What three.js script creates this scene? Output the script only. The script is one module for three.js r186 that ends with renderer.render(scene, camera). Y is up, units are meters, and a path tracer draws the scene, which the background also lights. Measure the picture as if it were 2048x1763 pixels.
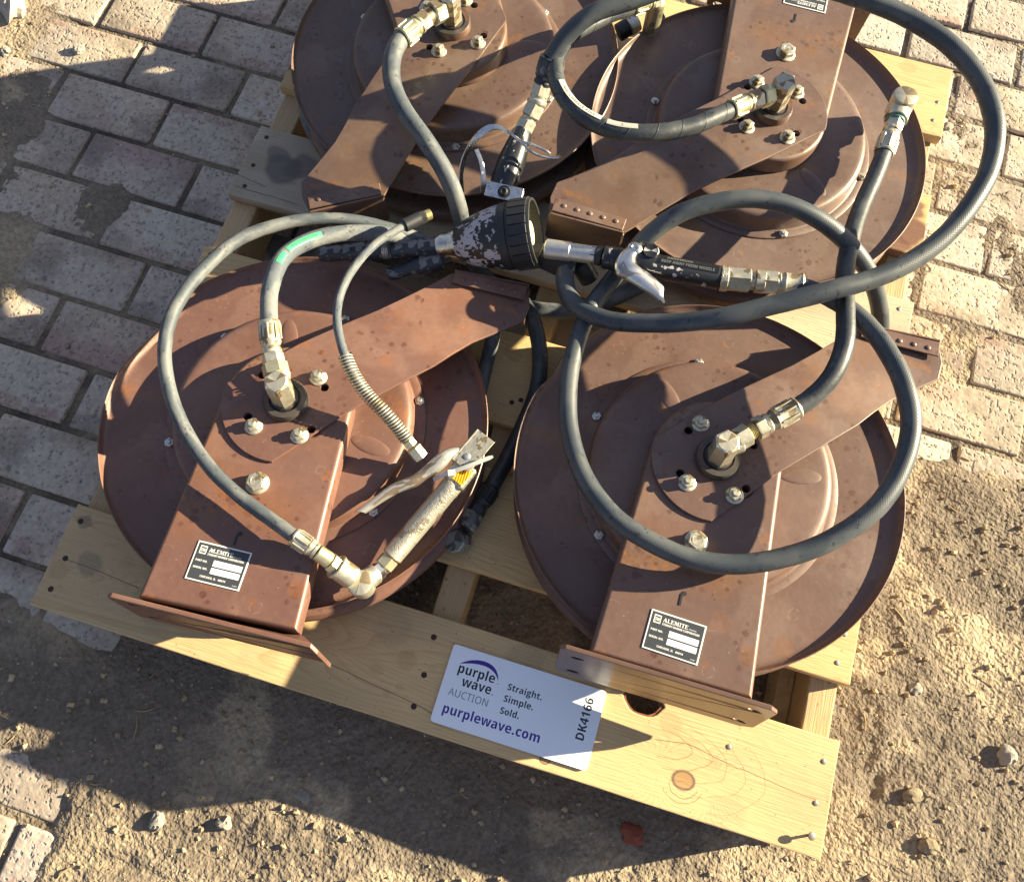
import * as THREE from 'three';
import { RoundedBoxGeometry } from 'three/addons/geometries/RoundedBoxGeometry.js';
import { mergeGeometries, toCreasedNormals } from 'three/addons/utils/BufferGeometryUtils.js';

// ------------------------------------------------------------------ camera, sky, sun, exposure
const scene = new THREE.Scene();
const FPX = 1700, CX = 1024, CY = 881.5;                       // lens of the photograph, in its own pixels
const camera = new THREE.PerspectiveCamera(2 * Math.atan(CY / FPX) * 180 / Math.PI, 2048 / 1763, 0.05, 200);
camera.position.set(0.60744, 1.09372, -0.03081);
camera.rotation.set(-1.2453, 0.24042, 0.05684, 'YXZ');
camera.updateMatrixWorld();
const renderer = new THREE.WebGLRenderer({ antialias: true });
renderer.setSize(1024, 881);
renderer.toneMapping = THREE.LinearToneMapping;
renderer.toneMappingExposure = 4.1;
renderer.shadowMap.enabled = true;

const SUN = new THREE.Vector3(0.898, 0.364, -0.44).normalize();
const sun = new THREE.DirectionalLight(new THREE.Color().setRGB(1, 0.87, 0.6), 5);
sun.position.copy(SUN).multiplyScalar(8).add(new THREE.Vector3(0.5, 0, -0.6));
sun.target.position.set(0.5, 0, -0.6);
sun.castShadow = true;
sun.shadow.mapSize.set(4096, 4096);
Object.assign(sun.shadow.camera, { left: -2, right: 2, top: 2, bottom: -2, near: 1, far: 20 });
scene.add(sun, sun.target);

{ // clear late-afternoon sky: deeper blue overhead, pale and warm at the horizon, brighter round the sun
  const W = 512, H = 256, d = new Float32Array(W * H * 4), v = new THREE.Vector3();
  for (let j = 0; j < H; j++) for (let i = 0; i < W; i++) {
    const phi = (i + 0.5) / W * 2 * Math.PI - Math.PI, th = ((j + 0.5) / H - 0.5) * Math.PI;
    v.set(Math.cos(th) * Math.cos(phi), Math.sin(th), Math.cos(th) * Math.sin(phi));
    const e = Math.max(0, v.y), k = Math.pow(1 - e, 3), c = v.dot(SUN), g = Math.exp((c - 1) * 14), m = 0.85 + 0.15 * c;
    const o = (j * W + i) * 4;
    d[o] = (0.066 + 0.125 * k) * m + 0.26 * g; d[o + 1] = (0.086 + 0.12 * k) * m + 0.215 * g; d[o + 2] = (0.138 + 0.085 * k) * m + 0.155 * g; d[o + 3] = 1;
    if (v.y < 0) { d[o] = 0.12; d[o + 1] = 0.1; d[o + 2] = 0.075; }
  }
  const t = new THREE.DataTexture(d, W, H, THREE.RGBAFormat, THREE.FloatType);
  t.mapping = THREE.EquirectangularReflectionMapping; t.magFilter = t.minFilter = THREE.LinearFilter; t.needsUpdate = true;
  scene.background = t; scene.environment = t;
}

// creased normals: the add-on compares vertices to a hundredth, so the small parts are passed through it in millimetres
const crease = (g, a) => toCreasedNormals(g.scale(1000, 1000, 1000), a).scale(0.001, 0.001, 0.001);
// ------------------------------------------------------------------ numbers
const V = (x, y, z) => new THREE.Vector3(x, y, z);
let seed_ = 7;
const rnd = () => { seed_ = (seed_ + 0x6d2b79f5) | 0; let t = Math.imul(seed_ ^ (seed_ >>> 15), 1 | seed_); t = (t + Math.imul(t ^ (t >>> 7), 61 | t)) ^ t; return ((t ^ (t >>> 14)) >>> 0) / 4294967296; };
const rr = (a, b) => a + (b - a) * rnd();
const clamp = (x, a = 0, b = 1) => Math.min(b, Math.max(a, x)), mix = (a, b, t) => a + (b - a) * t, sst = (a, b, x) => { const t = clamp((x - a) / (b - a)); return t * t * (3 - 2 * t); };
const LAT = new Float32Array(65536); for (let i = 0; i < 65536; i++) LAT[i] = rnd();
const hash = (i, j) => LAT[((Math.imul(i, 73856093) ^ Math.imul(j, 19349663)) >>> 3) & 65535];
const wrap = (i, p) => p ? ((i % p) + p) % p : i;
function vn(x, y, p = 0, q = p) {
  const i = Math.floor(x), j = Math.floor(y), a = x - i, b = y - j, u = a * a * (3 - 2 * a), w = b * b * (3 - 2 * b);
  const i0 = wrap(i, p), i1 = wrap(i + 1, p), j0 = wrap(j, q), j1 = wrap(j + 1, q);
  return mix(mix(hash(i0, j0), hash(i1, j0), u), mix(hash(i0, j1), hash(i1, j1), u), w);
}
function fbm(x, y, oct = 4, p = 0, q = p) { let s = 0, a = 0.5, n = 0; for (let k = 0; k < oct; k++) { s += a * vn(x + k * 17, y + k * 31, p, q); n += a; a *= 0.5; x *= 2; y *= 2; p *= 2; q *= 2; } return s / n; }
const enc = (v) => { v = clamp(v); return Math.round(255 * (v <= 0.0031308 ? 12.92 * v : 1.055 * Math.pow(v, 1 / 2.4) - 0.055)); };

// a texture from linear colours: fn(u, v, out) fills out[0..2]
function colourTex(w, h, fn, after) {
  const f = new Float32Array(w * h * 3), o = [0, 0, 0];
  for (let j = 0; j < h; j++) for (let i = 0; i < w; i++) { fn((i + 0.5) / w, (j + 0.5) / h, o); f.set(o, (j * w + i) * 3); }
  if (after) after(f, w, h);
  const d = new Uint8Array(w * h * 4);
  for (let i = 0; i < w * h; i++) { d[i * 4] = enc(f[i * 3]); d[i * 4 + 1] = enc(f[i * 3 + 1]); d[i * 4 + 2] = enc(f[i * 3 + 2]); d[i * 4 + 3] = 255; }
  return finish(new THREE.DataTexture(d, w, h), true);
}
function greyTex(w, h, fn) {
  const d = new Uint8Array(w * h * 4);
  for (let j = 0; j < h; j++) for (let i = 0; i < w; i++) { const v = Math.round(255 * clamp(fn((i + 0.5) / w, (j + 0.5) / h))), o = (j * w + i) * 4; d[o] = d[o + 1] = d[o + 2] = v; d[o + 3] = 255; }
  return finish(new THREE.DataTexture(d, w, h), false);
}
function finish(t, srgb) { t.wrapS = t.wrapT = THREE.RepeatWrapping; t.magFilter = THREE.LinearFilter; t.minFilter = THREE.LinearMipmapLinearFilter; t.generateMipmaps = true; if (srgb) t.colorSpace = THREE.SRGBColorSpace; t.needsUpdate = true; return t; }
// irregular stamp into a linear colour buffer, wrapping round
function stamp(f, w, h, cx, cy, r, col, amount, ring) {
  const s1 = rnd() * 90, R = Math.ceil(r * 1.5);
  for (let y = -R; y <= R; y++) for (let x = -R; x <= R; x++) {
    const a = Math.atan2(y, x), rad = r * (0.75 + 0.5 * vn(3 + Math.cos(a) * 1.6 + s1, 3 + Math.sin(a) * 1.6)), q = Math.hypot(x, y) / rad;
    const k = amount * (ring ? sst(0.16, 0, Math.abs(q - 0.95)) * (vn(a * 2 + s1, 5) > 0.42 ? 1 : 0.1) : sst(1.05, 0.7, q)); if (k <= 0) continue;
    const o = (wrap(Math.round(cy + y), h) * w + wrap(Math.round(cx + x), w)) * 3;
    for (let c = 0; c < 3; c++) f[o + c] = mix(f[o + c], col[c], k);
  }
}
function scratch(f, w, h, x, y, a, len, bend, col, amount, wide = 0.6) {
  for (let s = 0; s < len; s += 0.5) {
    a += bend * (rnd() - 0.5); x += Math.cos(a) * 0.5; y += Math.sin(a) * 0.5;
    const R = Math.ceil(wide);
    for (let j = -R; j <= R; j++) for (let i = -R; i <= R; i++) {
      const k = amount * clamp(wide + 0.5 - Math.hypot(i, j)); if (k <= 0) continue;
      const o = (wrap(Math.round(y + j), h) * w + wrap(Math.round(x + i), w)) * 3;
      for (let c = 0; c < 3; c++) f[o + c] = mix(f[o + c], col[c], k * 0.6);
    }
  }
}

// ------------------------------------------------------------------ textures and materials
const M = {};
const std = (o) => new THREE.MeshStandardMaterial(o);
function paintTex(spots, orange) {                                   // 0.5 m across
  return colourTex(1024, 1024, (u, v, o) => {
    const a = fbm(u * 5, v * 5, 5, 5), b = fbm(u * 3 + 9, v * 3 + 4, 4, 3), g = fbm(u * 90, v * 90, 2, 90), k = sst(0.47, 0.66, b) * orange, t = 0.8 + 0.36 * a + 0.16 * (g - 0.5), du = 0.5 * sst(0.5, 0.68, fbm(u * 9 + 2, v * 9 + 6, 5, 9)) * (0.6 + 0.8 * fbm(u * 120, v * 120, 2, 120));
    o[0] = mix(0.132, 0.2, k) * t; o[1] = mix(0.076, 0.095, k) * t; o[2] = mix(0.058, 0.036, k) * t;
    o[0] = mix(o[0], 0.225, du * 0.6); o[1] = mix(o[1], 0.15, du * 0.6); o[2] = mix(o[2], 0.115, du * 0.6);
  }, (f, w, h) => {
    for (let i = 0; i < 60; i++) { const x = rnd() * w, y = rnd() * h, n = 4 + rnd() * 14; for (let k = 0; k < n; k++) stamp(f, w, h, x + rr(-60, 60), y + rr(-45, 45), rr(1.5, 11) * (rnd() < 0.3 ? 1 : 0.6), [0.08, 0.034, 0.02], spots * rr(0.25, 0.8)); }
    for (let i = 0; i < 10; i++) { const x = rnd() * w, y = rnd() * h; for (let k = 0; k < 26; k++) stamp(f, w, h, x + k * rr(2, 7), y + rr(-14, 14), rr(3, 12), [0.24, 0.098, 0.028], spots * rr(0.1, 0.35)); }
    for (let i = 0; i < 26; i++) stamp(f, w, h, rnd() * w, rnd() * h, rr(8, 30), [0.2, 0.085, 0.03], spots * rr(0.15, 0.5));
    for (let i = 0; i < 24; i++) stamp(f, w, h, rnd() * w, rnd() * h, rr(5, 17), [0.27, 0.19, 0.145], rr(0.25, 0.6), true);
    for (let i = 0; i < 46; i++) scratch(f, w, h, rnd() * w, rnd() * h, rnd() * 7, rr(5, 34), 0.5, [0.3, 0.2, 0.14], rr(0.15, 0.6), 0.45);
    for (let i = 0; i < 1100; i++) stamp(f, w, h, rnd() * w, rnd() * h, rr(0.6, 1.7), rnd() < 0.45 ? [0.3, 0.22, 0.16] : [0.06, 0.03, 0.022], rr(0.3, 0.8));
  });
}
const paintRough = greyTex(512, 512, (u, v) => 0.27 + 0.34 * fbm(u * 6, v * 6, 5, 6) + 0.1 * sst(0.55, 0.7, fbm(u * 24 + 3, v * 24, 3, 24)));
const paintBump = greyTex(512, 512, (u, v) => 0.5 * fbm(u * 4, v * 4, 3, 4) + 0.5 * fbm(u * 110, v * 110, 2, 110));
M.paint = std({ map: paintTex(0.95, 0.1), roughnessMap: paintRough, roughness: 1, bumpMap: paintBump, bumpScale: 0.00016 });
M.paintArm = std({ map: paintTex(1, 0.42), roughnessMap: paintRough, roughness: 0.95, bumpMap: paintBump, bumpScale: 0.00012 });

const concrete = (u, v) => 0.55 * fbm(u * 8, v * 8, 5, 8) + 0.45 * fbm(u * 120, v * 120, 3, 120);
M.paverMap = colourTex(1024, 1024, (u, v, o) => {                     // 0.8 m across
  const a = fbm(u * 6, v * 6, 5, 6), r = sst(0.5, 0.66, fbm(u * 5 + 3, v * 5 + 8, 5, 5)), g = fbm(u * 150, v * 150, 2, 150), p = 0.8 * sst(0.64, 0.8, fbm(u * 170, v * 170, 3, 170)), t = (0.72 + 0.5 * a) * (0.78 + 0.44 * g);
  const e = sst(0.5, 0.55, fbm(u * 9 + 2, v * 9 + 5, 6, 9)) * 0.6, dk = sst(0.54, 0.64, fbm(u * 6 + 7, v * 6 + 1, 6, 6)) * 0.5;
    o[0] = mix(0.45, 0.37, r) * t; o[1] = mix(0.375, 0.265, r) * t; o[2] = mix(0.285, 0.215, r) * t;
    o[0] = mix(o[0], 0.5 * t, e); o[1] = mix(o[1], 0.45 * t, e); o[2] = mix(o[2], 0.37 * t, e); o[0] = mix(o[0], 0.17 * t, dk); o[1] = mix(o[1], 0.145 * t, dk); o[2] = mix(o[2], 0.115 * t, dk);
    for (let c = 0; c < 3; c++) o[c] = mix(o[c], 0.1, 0.75 * p);
}, (f, w, h) => { for (let i = 0; i < 700; i++) stamp(f, w, h, rnd() * w, rnd() * h, rr(0.8, 2.6), rnd() < 0.6 ? [0.1, 0.085, 0.07] : [0.6, 0.55, 0.46], rr(0.3, 0.9)); for (let i = 0; i < 16; i++) stamp(f, w, h, rnd() * w, rnd() * h, rr(3, 9), [0.16, 0.135, 0.11], rr(0.15, 0.4)); });
M.paverBump = greyTex(1024, 1024, (u, v) => 0.65 * concrete(u, v) + 0.35 * (1 - sst(0.6, 0.8, fbm(u * 170, v * 170, 3, 170))));
const dirtMap = colourTex(1024, 1024, (u, v, o) => {                  // 0.6 m across
  const a = fbm(u * 7, v * 7, 5, 7), g = fbm(u * 140, v * 140, 3, 140), t = (0.7 + 0.55 * a) * (0.62 + 0.76 * g);
  o[0] = 0.32 * t; o[1] = 0.257 * t; o[2] = 0.168 * t;
}, (f, w, h) => { for (let i = 0; i < 900; i++) stamp(f, w, h, rnd() * w, rnd() * h, rr(1, 4), rnd() < 0.5 ? [0.42, 0.36, 0.27] : [0.13, 0.1, 0.07], rr(0.3, 0.9)); });
const dirtBump = greyTex(1024, 1024, (u, v) => 0.4 * fbm(u * 30, v * 30, 4, 30) + 0.6 * fbm(u * 150, v * 150, 3, 150));
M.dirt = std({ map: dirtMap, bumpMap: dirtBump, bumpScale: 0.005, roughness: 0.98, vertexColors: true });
M.clod = std({ color: 0xffffff, map: dirtMap, roughness: 0.97 });
M.stone = std({ color: new THREE.Color().setRGB(0.42, 0.38, 0.32), bumpMap: dirtBump, bumpScale: 0.002, roughness: 0.9 });
M.earth = std({ map: dirtMap, bumpMap: dirtBump, bumpScale: 0.003, roughness: 0.96, color: new THREE.Color().setRGB(1.25, 1.25, 1.25) });
M.redstone = std({ color: new THREE.Color().setRGB(0.36, 0.1, 0.055), bumpMap: dirtBump, bumpScale: 0.002, roughness: 0.92 });

// softwood: fn of (along, across) in metres; knots lift the rings
function woodTex(w, h, LX, LY, tone, knots, ringScale, opt = {}) {
  const y0 = opt.y0 ?? LY * 0.4;
  return colourTex(w, h, (u, v, o) => {
    const x = u * LX, y = v * LY;
    let rho = Math.abs(y - y0) * ringScale + 0.5 * fbm(x * 4 + 3, y * 9, 3) + 1.1 * fbm(x * 1.3 + 8, y * 3, 2), kn = 0, kr = 0;
    if (opt.cath) rho += opt.cath * Math.exp(-Math.pow((y - y0) / 0.035, 2)) * Math.pow(x - (opt.cx ?? 0.5), 2) * 22;
    for (const [a, b, r] of knots) { const d = Math.hypot((x - a) * 0.8, y - b); rho += 2.2 * Math.exp(-d * d / (r * r * 9)); if (d < r * 1.6) { kn = Math.max(kn, sst(r * 1.15, r * 0.9, d)); kr = Math.max(kr, sst(r * 0.25, 0, Math.abs(d - r))); } }
    const f = rho * 9, s = f - Math.floor(f), ring = Math.pow(s, 3) * (1 - sst(0.93, 1, s)), fib = fbm(x * 30, y * 900, 3), blot = fbm(x * 7, y * 14, 4), gray = (opt.grey ?? 0) * sst(0.35, 0.7, fbm(x * 5 + 4, y * 9 + 2, 4));
    const t = (0.86 + 0.2 * fib) * (0.84 + 0.3 * blot);
    o[0] = tone[0] * t * (1 - 0.13 * ring); o[1] = tone[1] * t * (1 - 0.22 * ring); o[2] = tone[2] * t * (1 - 0.34 * ring);
    if (gray) { const l = 0.21 * t; o[0] = mix(o[0], l * 1.25, gray); o[1] = mix(o[1], l * 1.04, gray); o[2] = mix(o[2], l * 0.78, gray); }
    if (kn) { o[0] = mix(o[0], 0.33 * t, 0.8 * kn); o[1] = mix(o[1], 0.17 * t, 0.8 * kn); o[2] = mix(o[2], 0.065 * t, 0.8 * kn); }
    if (kr) for (let c = 0; c < 3; c++) o[c] = mix(o[c], 0.035, 0.75 * kr);
  }, (f) => {
    const px = w / LX, py = h / LY;
    for (let i = 0; i < (opt.specks ?? 160); i++) stamp(f, w, h, rnd() * w, rnd() * h, rr(0.6, 2.6), [0.12, 0.075, 0.04], rr(0.2, 0.8));
    for (let i = 0; i < 60; i++) scratch(f, w, h, rnd() * w, rnd() * h, rr(-0.1, 0.1), rr(10, 90), 0.04, [tone[0] * 0.5, tone[1] * 0.45, tone[2] * 0.4], rr(0.1, 0.45), 0.5);
    for (let i = 0; i < 22; i++) stamp(f, w, h, rnd() * w, rnd() * h, rr(8, 34), [tone[0] * 0.55, tone[1] * 0.47, tone[2] * 0.42], rr(0.1, 0.35));
    for (const [x, y, a, l] of opt.cracks ?? []) scratch(f, w, h, x * px, y * py, a, l * px, 0.02, [0.05, 0.03, 0.018], 1, 0.8);
    for (const [x, y, rx, ry, a0, a1, k] of opt.arcs ?? []) for (let a = a0, q = rnd() * 50; a < a1; a += 0.004) { const e = 1 + 0.16 * (vn(a * 3 + q, 4) - 0.5), X = Math.round((x + Math.cos(a) * rx * e) * px), Y = Math.round((y + Math.sin(a) * ry * e) * py); for (let j = 0; j < 2; j++) { const o = (wrap(Y + j, h) * w + wrap(X, w)) * 3; for (let c = 0; c < 3; c++) f[o + c] = mix(f[o + c], [0.22, 0.12, 0.04][c], k * (0.5 + 0.5 * vn(a * 14 + q, 9))); } }
    for (const [x, y, r, k, c] of opt.stains ?? []) stamp(f, w, h, x * px, y * py, r * px, c ?? [0.12, 0.1, 0.085], k);
  });
}
const woodBump = greyTex(1024, 256, (u, v) => 0.55 * fbm(u * 24, v * 220, 3, 24, 220) + 0.45 * fbm(u * 60, v * 60, 3, 60));
const PINE = [0.61, 0.43, 0.215];
const woodA = woodTex(2048, 320, 1.016, 0.138, PINE, [[0.841, 0.099, 0.0105], [0.19, 0.02, 0.004], [0.675, 0.125, 0.005]], 26, { y0: 0.075, cath: 0.22, cx: 0.86, cracks: [[0.012, 0.0715, 0, 0.11], [0.344, 0.0915, 0.06, 0.2], [0.797, 0.0635, -0.19, 0.036], [0.833, 0.0565, 0.13, 0.07], [0.903, 0.0655, 0.157, 0.096]], grey: 0.16, specks: 420, arcs: [[0.8, 0.066, 0.045, 0.016, -1.5, 1.5, 0.5], [0.802, 0.068, 0.065, 0.026, -1.35, 1.4, 0.5], [0.806, 0.07, 0.082, 0.036, -1.2, 1.35, 0.45], [0.81, 0.072, 0.1, 0.046, -0.95, 1.25, 0.4], [0.815, 0.074, 0.125, 0.058, -0.7, 1.1, 0.4], [0.842, 0.1, 0.02, 0.018, 0.4, 2.8, 0.6], [0.842, 0.1, 0.026, 0.025, 0.3, 2.6, 0.4]], stains: [[0.02, 0.02, 0.012, 0.5], [0.05, 0.068, 0.02, 0.4], [0.3, 0.11, 0.03, 0.15], [0.45, 0.03, 0.03, 0.14], [0.9, 0.12, 0.03, 0.14], [0.72, 0.11, 0.02, 0.15], [0.62, 0.02, 0.03, 0.2], [0.16, 0.09, 0.04, 0.16]] });
const woodB = woodTex(1536, 256, 1.016, 0.14, [0.61, 0.42, 0.2], [[0.3, 0.04, 0.008], [0.72, 0.1, 0.011]], 22, { cath: 0.25, cx: 0.3 });
const woodG = woodTex(1536, 256, 1.016, 0.14, [0.54, 0.45, 0.31], [[0.62, 0.05, 0.01]], 24, { grey: 0.55, specks: 420, stains: [[0.06, 0.07, 0.035, 0.8], [0.09, 0.06, 0.03, 0.7], [0.045, 0.05, 0.02, 0.6]], cracks: [[0.005, 0.12, 0.05, 0.1], [0.0, 0.1, 0.22, 0.05]] });
const RED = [0.11, 0.036, 0.024];
const woodE = woodTex(1536, 256, 1.016, 0.14, [0.58, 0.4, 0.19], [[0.4, 0.04, 0.009]], 23, { stains: [[0.99, 0.07, 0.035, 0.9, RED], [0.985, 0.03, 0.03, 0.8, RED], [0.97, 0.1, 0.03, 0.85, RED], [0.93, 0.08, 0.02, 0.6, RED]] });
const woodS = woodTex(1024, 128, 1.2, 0.09, [0.5, 0.36, 0.19], [[0.15, 0.05, 0.009], [0.66, 0.03, 0.012], [0.9, 0.06, 0.01]], 24, { specks: 120, stains: [[0.66, 0.05, 0.03, 0.4]] });
const woodMat = (t) => std({ map: t, bumpMap: woodBump, bumpScale: 0.0007, roughness: 0.82 });
M.woodA = woodMat(woodA); M.woodB = woodMat(woodB); M.woodG = woodMat(woodG); M.woodE = woodMat(woodE); M.woodS = woodMat(woodS);
M.rustwood = std({ color: new THREE.Color().setRGB(0.19, 0.075, 0.04), bumpMap: woodBump, bumpScale: 0.0015, roughness: 0.9 });

const rubberTex = (dust, base) => colourTex(512, 128, (u, v, o) => {
  const d = dust * sst(0.38, 0.68, fbm(u * 10, v * 4, 4, 10, 4)) + 0.25 * dust * fbm(u * 90, v * 30, 2, 90, 30), s = sst(0.7, 0.8, fbm(u * 40, v * 14 + 3, 3, 40, 14));
  o[0] = mix(base * 0.88, 0.19, d) * (1 - 0.6 * s); o[1] = mix(base * 1.1, 0.19, d) * (1 - 0.6 * s); o[2] = mix(base * 1.3, 0.175, d) * (1 - 0.6 * s);
});
const weave = greyTex(1024, 256, (u, v) => 0.5 + 0.25 * Math.sin((u * 64 + v * 20) * 2 * Math.PI) + 0.25 * Math.sin((u * 64 - v * 20) * 2 * Math.PI));
const rubberBump = greyTex(512, 128, (u, v) => fbm(u * 60, v * 20, 3, 60, 20));
M.rubberGrey = std({ map: rubberTex(0.42, 0.055), bumpMap: rubberBump, bumpScale: 0.0002, roughness: 0.62 });
M.rubberDark = std({ map: rubberTex(0.18, 0.026), bumpMap: rubberBump, bumpScale: 0.0002, roughness: 0.45 });
M.rubberWeave = std({ map: rubberTex(0.2, 0.042), bumpMap: weave, bumpScale: 0.0001, roughness: 0.46 });
M.rubberDusty = std({ map: rubberTex(0.6, 0.075), bumpMap: rubberBump, bumpScale: 0.0003, roughness: 0.75 });

const wornTex = (base, under, amount, sc = 7) => colourTex(512, 512, (u, v, o) => {
  const k = sst(1 - amount, 1 - amount + 0.035, fbm(u * sc, v * sc, 6, sc)), t = 0.85 + 0.3 * fbm(u * 40, v * 40, 3, 40);
  for (let c = 0; c < 3; c++) o[c] = mix(base[c], under[c], k) * t;
});
const metalRough = greyTex(256, 256, (u, v) => 0.3 + 0.35 * fbm(u * 10, v * 10, 4, 10));
M.hubsteel = std({ map: wornTex([0.06, 0.052, 0.046], [0.13, 0.07, 0.045], 0.36), roughness: 0.45, metalness: 0.2 });
M.zinc = std({ map: wornTex([0.55, 0.51, 0.39], [0.26, 0.2, 0.12], 0.4, 9), metalness: 0.8, roughnessMap: metalRough, roughness: 1 });
M.brass = std({ color: new THREE.Color().setRGB(0.62, 0.5, 0.22), metalness: 0.85, roughness: 0.36 });
M.gold = std({ map: wornTex([0.6, 0.55, 0.34], [0.36, 0.31, 0.18], 0.4), metalness: 0.8, roughness: 0.38 });
M.chrome = std({ map: wornTex([0.62, 0.61, 0.58], [0.34, 0.31, 0.27], 0.36, 16), metalness: 1, roughnessMap: metalRough, roughness: 0.62 });
M.darksteel = std({ map: wornTex([0.3, 0.31, 0.29], [0.12, 0.12, 0.11], 0.42, 10), metalness: 0.6, roughness: 0.5 });
M.plated = std({ map: wornTex([0.5, 0.48, 0.41], [0.27, 0.2, 0.14], 0.42, 14), metalness: 0.7, roughness: 0.42 });
M.steel = std({ map: wornTex([0.6, 0.58, 0.53], [0.28, 0.22, 0.16], 0.35), metalness: 0.8, roughness: 0.4 });
M.blackpaint = std({ map: wornTex([0.014, 0.016, 0.02], [0.4, 0.38, 0.36], 0.33, 12), roughness: 0.33 });
M.bell = std({ map: colourTex(768, 768, (u, v, o) => { const zone = sst(0.42, 0.6, fbm(u * 4 + 1, v * 4, 3, 4)), chip = sst(0.5, 0.515, fbm(u * 22, v * 22, 5, 22) * 0.8 + 0.26 * (zone - 0.5) + 0.11), t = 0.85 + 0.3 * fbm(u * 60, v * 60, 3, 60); o[0] = mix(0.016, 0.4, chip) * t; o[1] = mix(0.017, 0.38, chip) * t; o[2] = mix(0.02, 0.41, chip) * t; }), roughness: 0.42 });
M.black = std({ color: new THREE.Color().setRGB(0.018, 0.019, 0.021), roughness: 0.5 });
M.blueblack = std({ map: wornTex([0.03, 0.036, 0.048], [0.17, 0.17, 0.17], 0.42, 12), roughness: 0.42 });
M.cream = std({ color: new THREE.Color().setRGB(0.68, 0.63, 0.42), roughness: 0.45 });
M.nail = std({ color: new THREE.Color().setRGB(0.17, 0.155, 0.135), metalness: 0.5, roughness: 0.5 });
M.rustnail = std({ color: new THREE.Color().setRGB(0.05, 0.025, 0.018), roughness: 0.85 });
M.knurl = std({ map: wornTex([0.5, 0.46, 0.36], [0.3, 0.26, 0.19], 0.4), metalness: 0.7, roughness: 0.45, bumpScale: 0.0005, bumpMap: greyTex(256, 512, (u, v) => fbm(u * 60, v * 110, 2, 60, 110)) });
M.grease = std({ color: new THREE.Color().setRGB(0.03, 0.028, 0.025), roughness: 0.3 });
M.ziptie = std({ color: new THREE.Color().setRGB(0.55, 0.55, 0.5), roughness: 0.35 });

// ------------------------------------------------------------------ building helpers
const dirOf = (px, py) => V((px - CX) / FPX, -(py - CY) / FPX, -1).applyQuaternion(camera.quaternion);
function at(px, py, h) { const d = dirOf(px, py); return camera.position.clone().addScaledVector(d, (h - camera.position.y) / d.y); }   // the spot at height h seen at that pixel
const used = {};
const numbered = (n) => { const k = used[n] = (used[n] ?? -1) + 1; return k ? n + '_' + String(k).padStart(3, '0') : n; };
function thing(name, label, category, base, group) {
  const o = new THREE.Group(); o.name = numbered(name); o.position.copy(base); scene.add(o);
  o.userData = { label, category }; if (group) o.userData.group = group;
  return o;
}
function norm(g) { const n = g.index ? g.toNonIndexed() : g; for (const k of Object.keys(n.attributes)) if (!['position', 'normal', 'uv'].includes(k)) n.deleteAttribute(k); if (!n.attributes.uv) n.setAttribute('uv', new THREE.BufferAttribute(new Float32Array(n.attributes.position.count * 2), 2)); n.morphAttributes = {}; return n; }
const merge = (gs) => gs.length === 1 ? norm(gs[0]) : mergeGeometries(gs.map(norm), false);
function boxUV(g, tile, ou = 0, ov = 0) {                             // uv in metres by the way each face points
  const n = norm(g), p = n.attributes.position, m = n.attributes.normal, u = n.attributes.uv;
  for (let i = 0; i < p.count; i++) {
    const ax = Math.abs(m.getX(i)), ay = Math.abs(m.getY(i)), az = Math.abs(m.getZ(i)), x = p.getX(i), y = p.getY(i), z = p.getZ(i);
    const [a, b] = ay >= ax && ay >= az ? [x, z] : ax > az ? [z, y] : [x, y];
    u.setXY(i, a / tile + ou, b / tile + ov);
  }
  return n;
}
function mesh(name, gs, mat, parent, world = true) {                  // world: the geometry is given in world coordinates
  const g = merge(Array.isArray(gs) ? gs : [gs]);
  const m = new THREE.Mesh(g, mat); m.name = name; m.castShadow = m.receiveShadow = true;
  if (world && parent) { parent.updateWorldMatrix(true, false); g.applyMatrix4(parent.matrixWorld.clone().invert()); }
  (parent ?? scene).add(m); return m;
}
function orient(g, p, d) { return g.applyQuaternion(new THREE.Quaternion().setFromUnitVectors(V(0, 1, 0), d.clone().normalize())).translate(p.x, p.y, p.z); }
// turned piece along p0 -> p1; profile [distance, radius]; sides 6 makes a hexagon with flat faces
function turned(p0, p1, profile, sides = 28) {
  const pts = profile.map(([s, r]) => new THREE.Vector2(Math.max(r, 0.00001), s));
  let g = new THREE.LatheGeometry(pts, sides);
  { const u = g.attributes.uv, q = g.attributes.position, w = Math.max(1, Math.round(2 * Math.PI * Math.max(...profile.map((a) => a[1])) / 0.1 * 4) / 4); for (let i = 0; i < u.count; i++) u.setXY(i, u.getX(i) * w, q.getY(i) / 0.1); }
  if (sides <= 8) { g = g.toNonIndexed(); g.computeVertexNormals(); } else g = crease(g, 0.6);
  return orient(g, p0, p1.clone().sub(p0));
}
const rod = (p0, p1, r0, r1 = r0, c = 0.0008) => { const L = p0.distanceTo(p1); return turned(p0, p1, [[0, 0], [0, r0 - c], [c, r0], [L - c, r1], [L, r1 - c], [L, 0]]); };
const hex = (p0, p1, af) => { const L = p0.distanceTo(p1), r = af / 1.732, c = r * 0.1; return turned(p0, p1, [[0, 0], [0, r - c], [c * 0.7, r], [L - c * 0.7, r], [L, r - c], [L, 0]], 6); };
const along = (p0, p1) => { const d = p1.clone().sub(p0).normalize(); return (s) => p0.clone().addScaledVector(d, s); };
const curveOf = (pts) => new THREE.CatmullRomCurve3(pts, false, 'centripetal');
const trail = (list) => curveOf(list.map(([x, y, h]) => x > 10 || y > 10 ? at(x, y, h) : V(x, h, y)));
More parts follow.
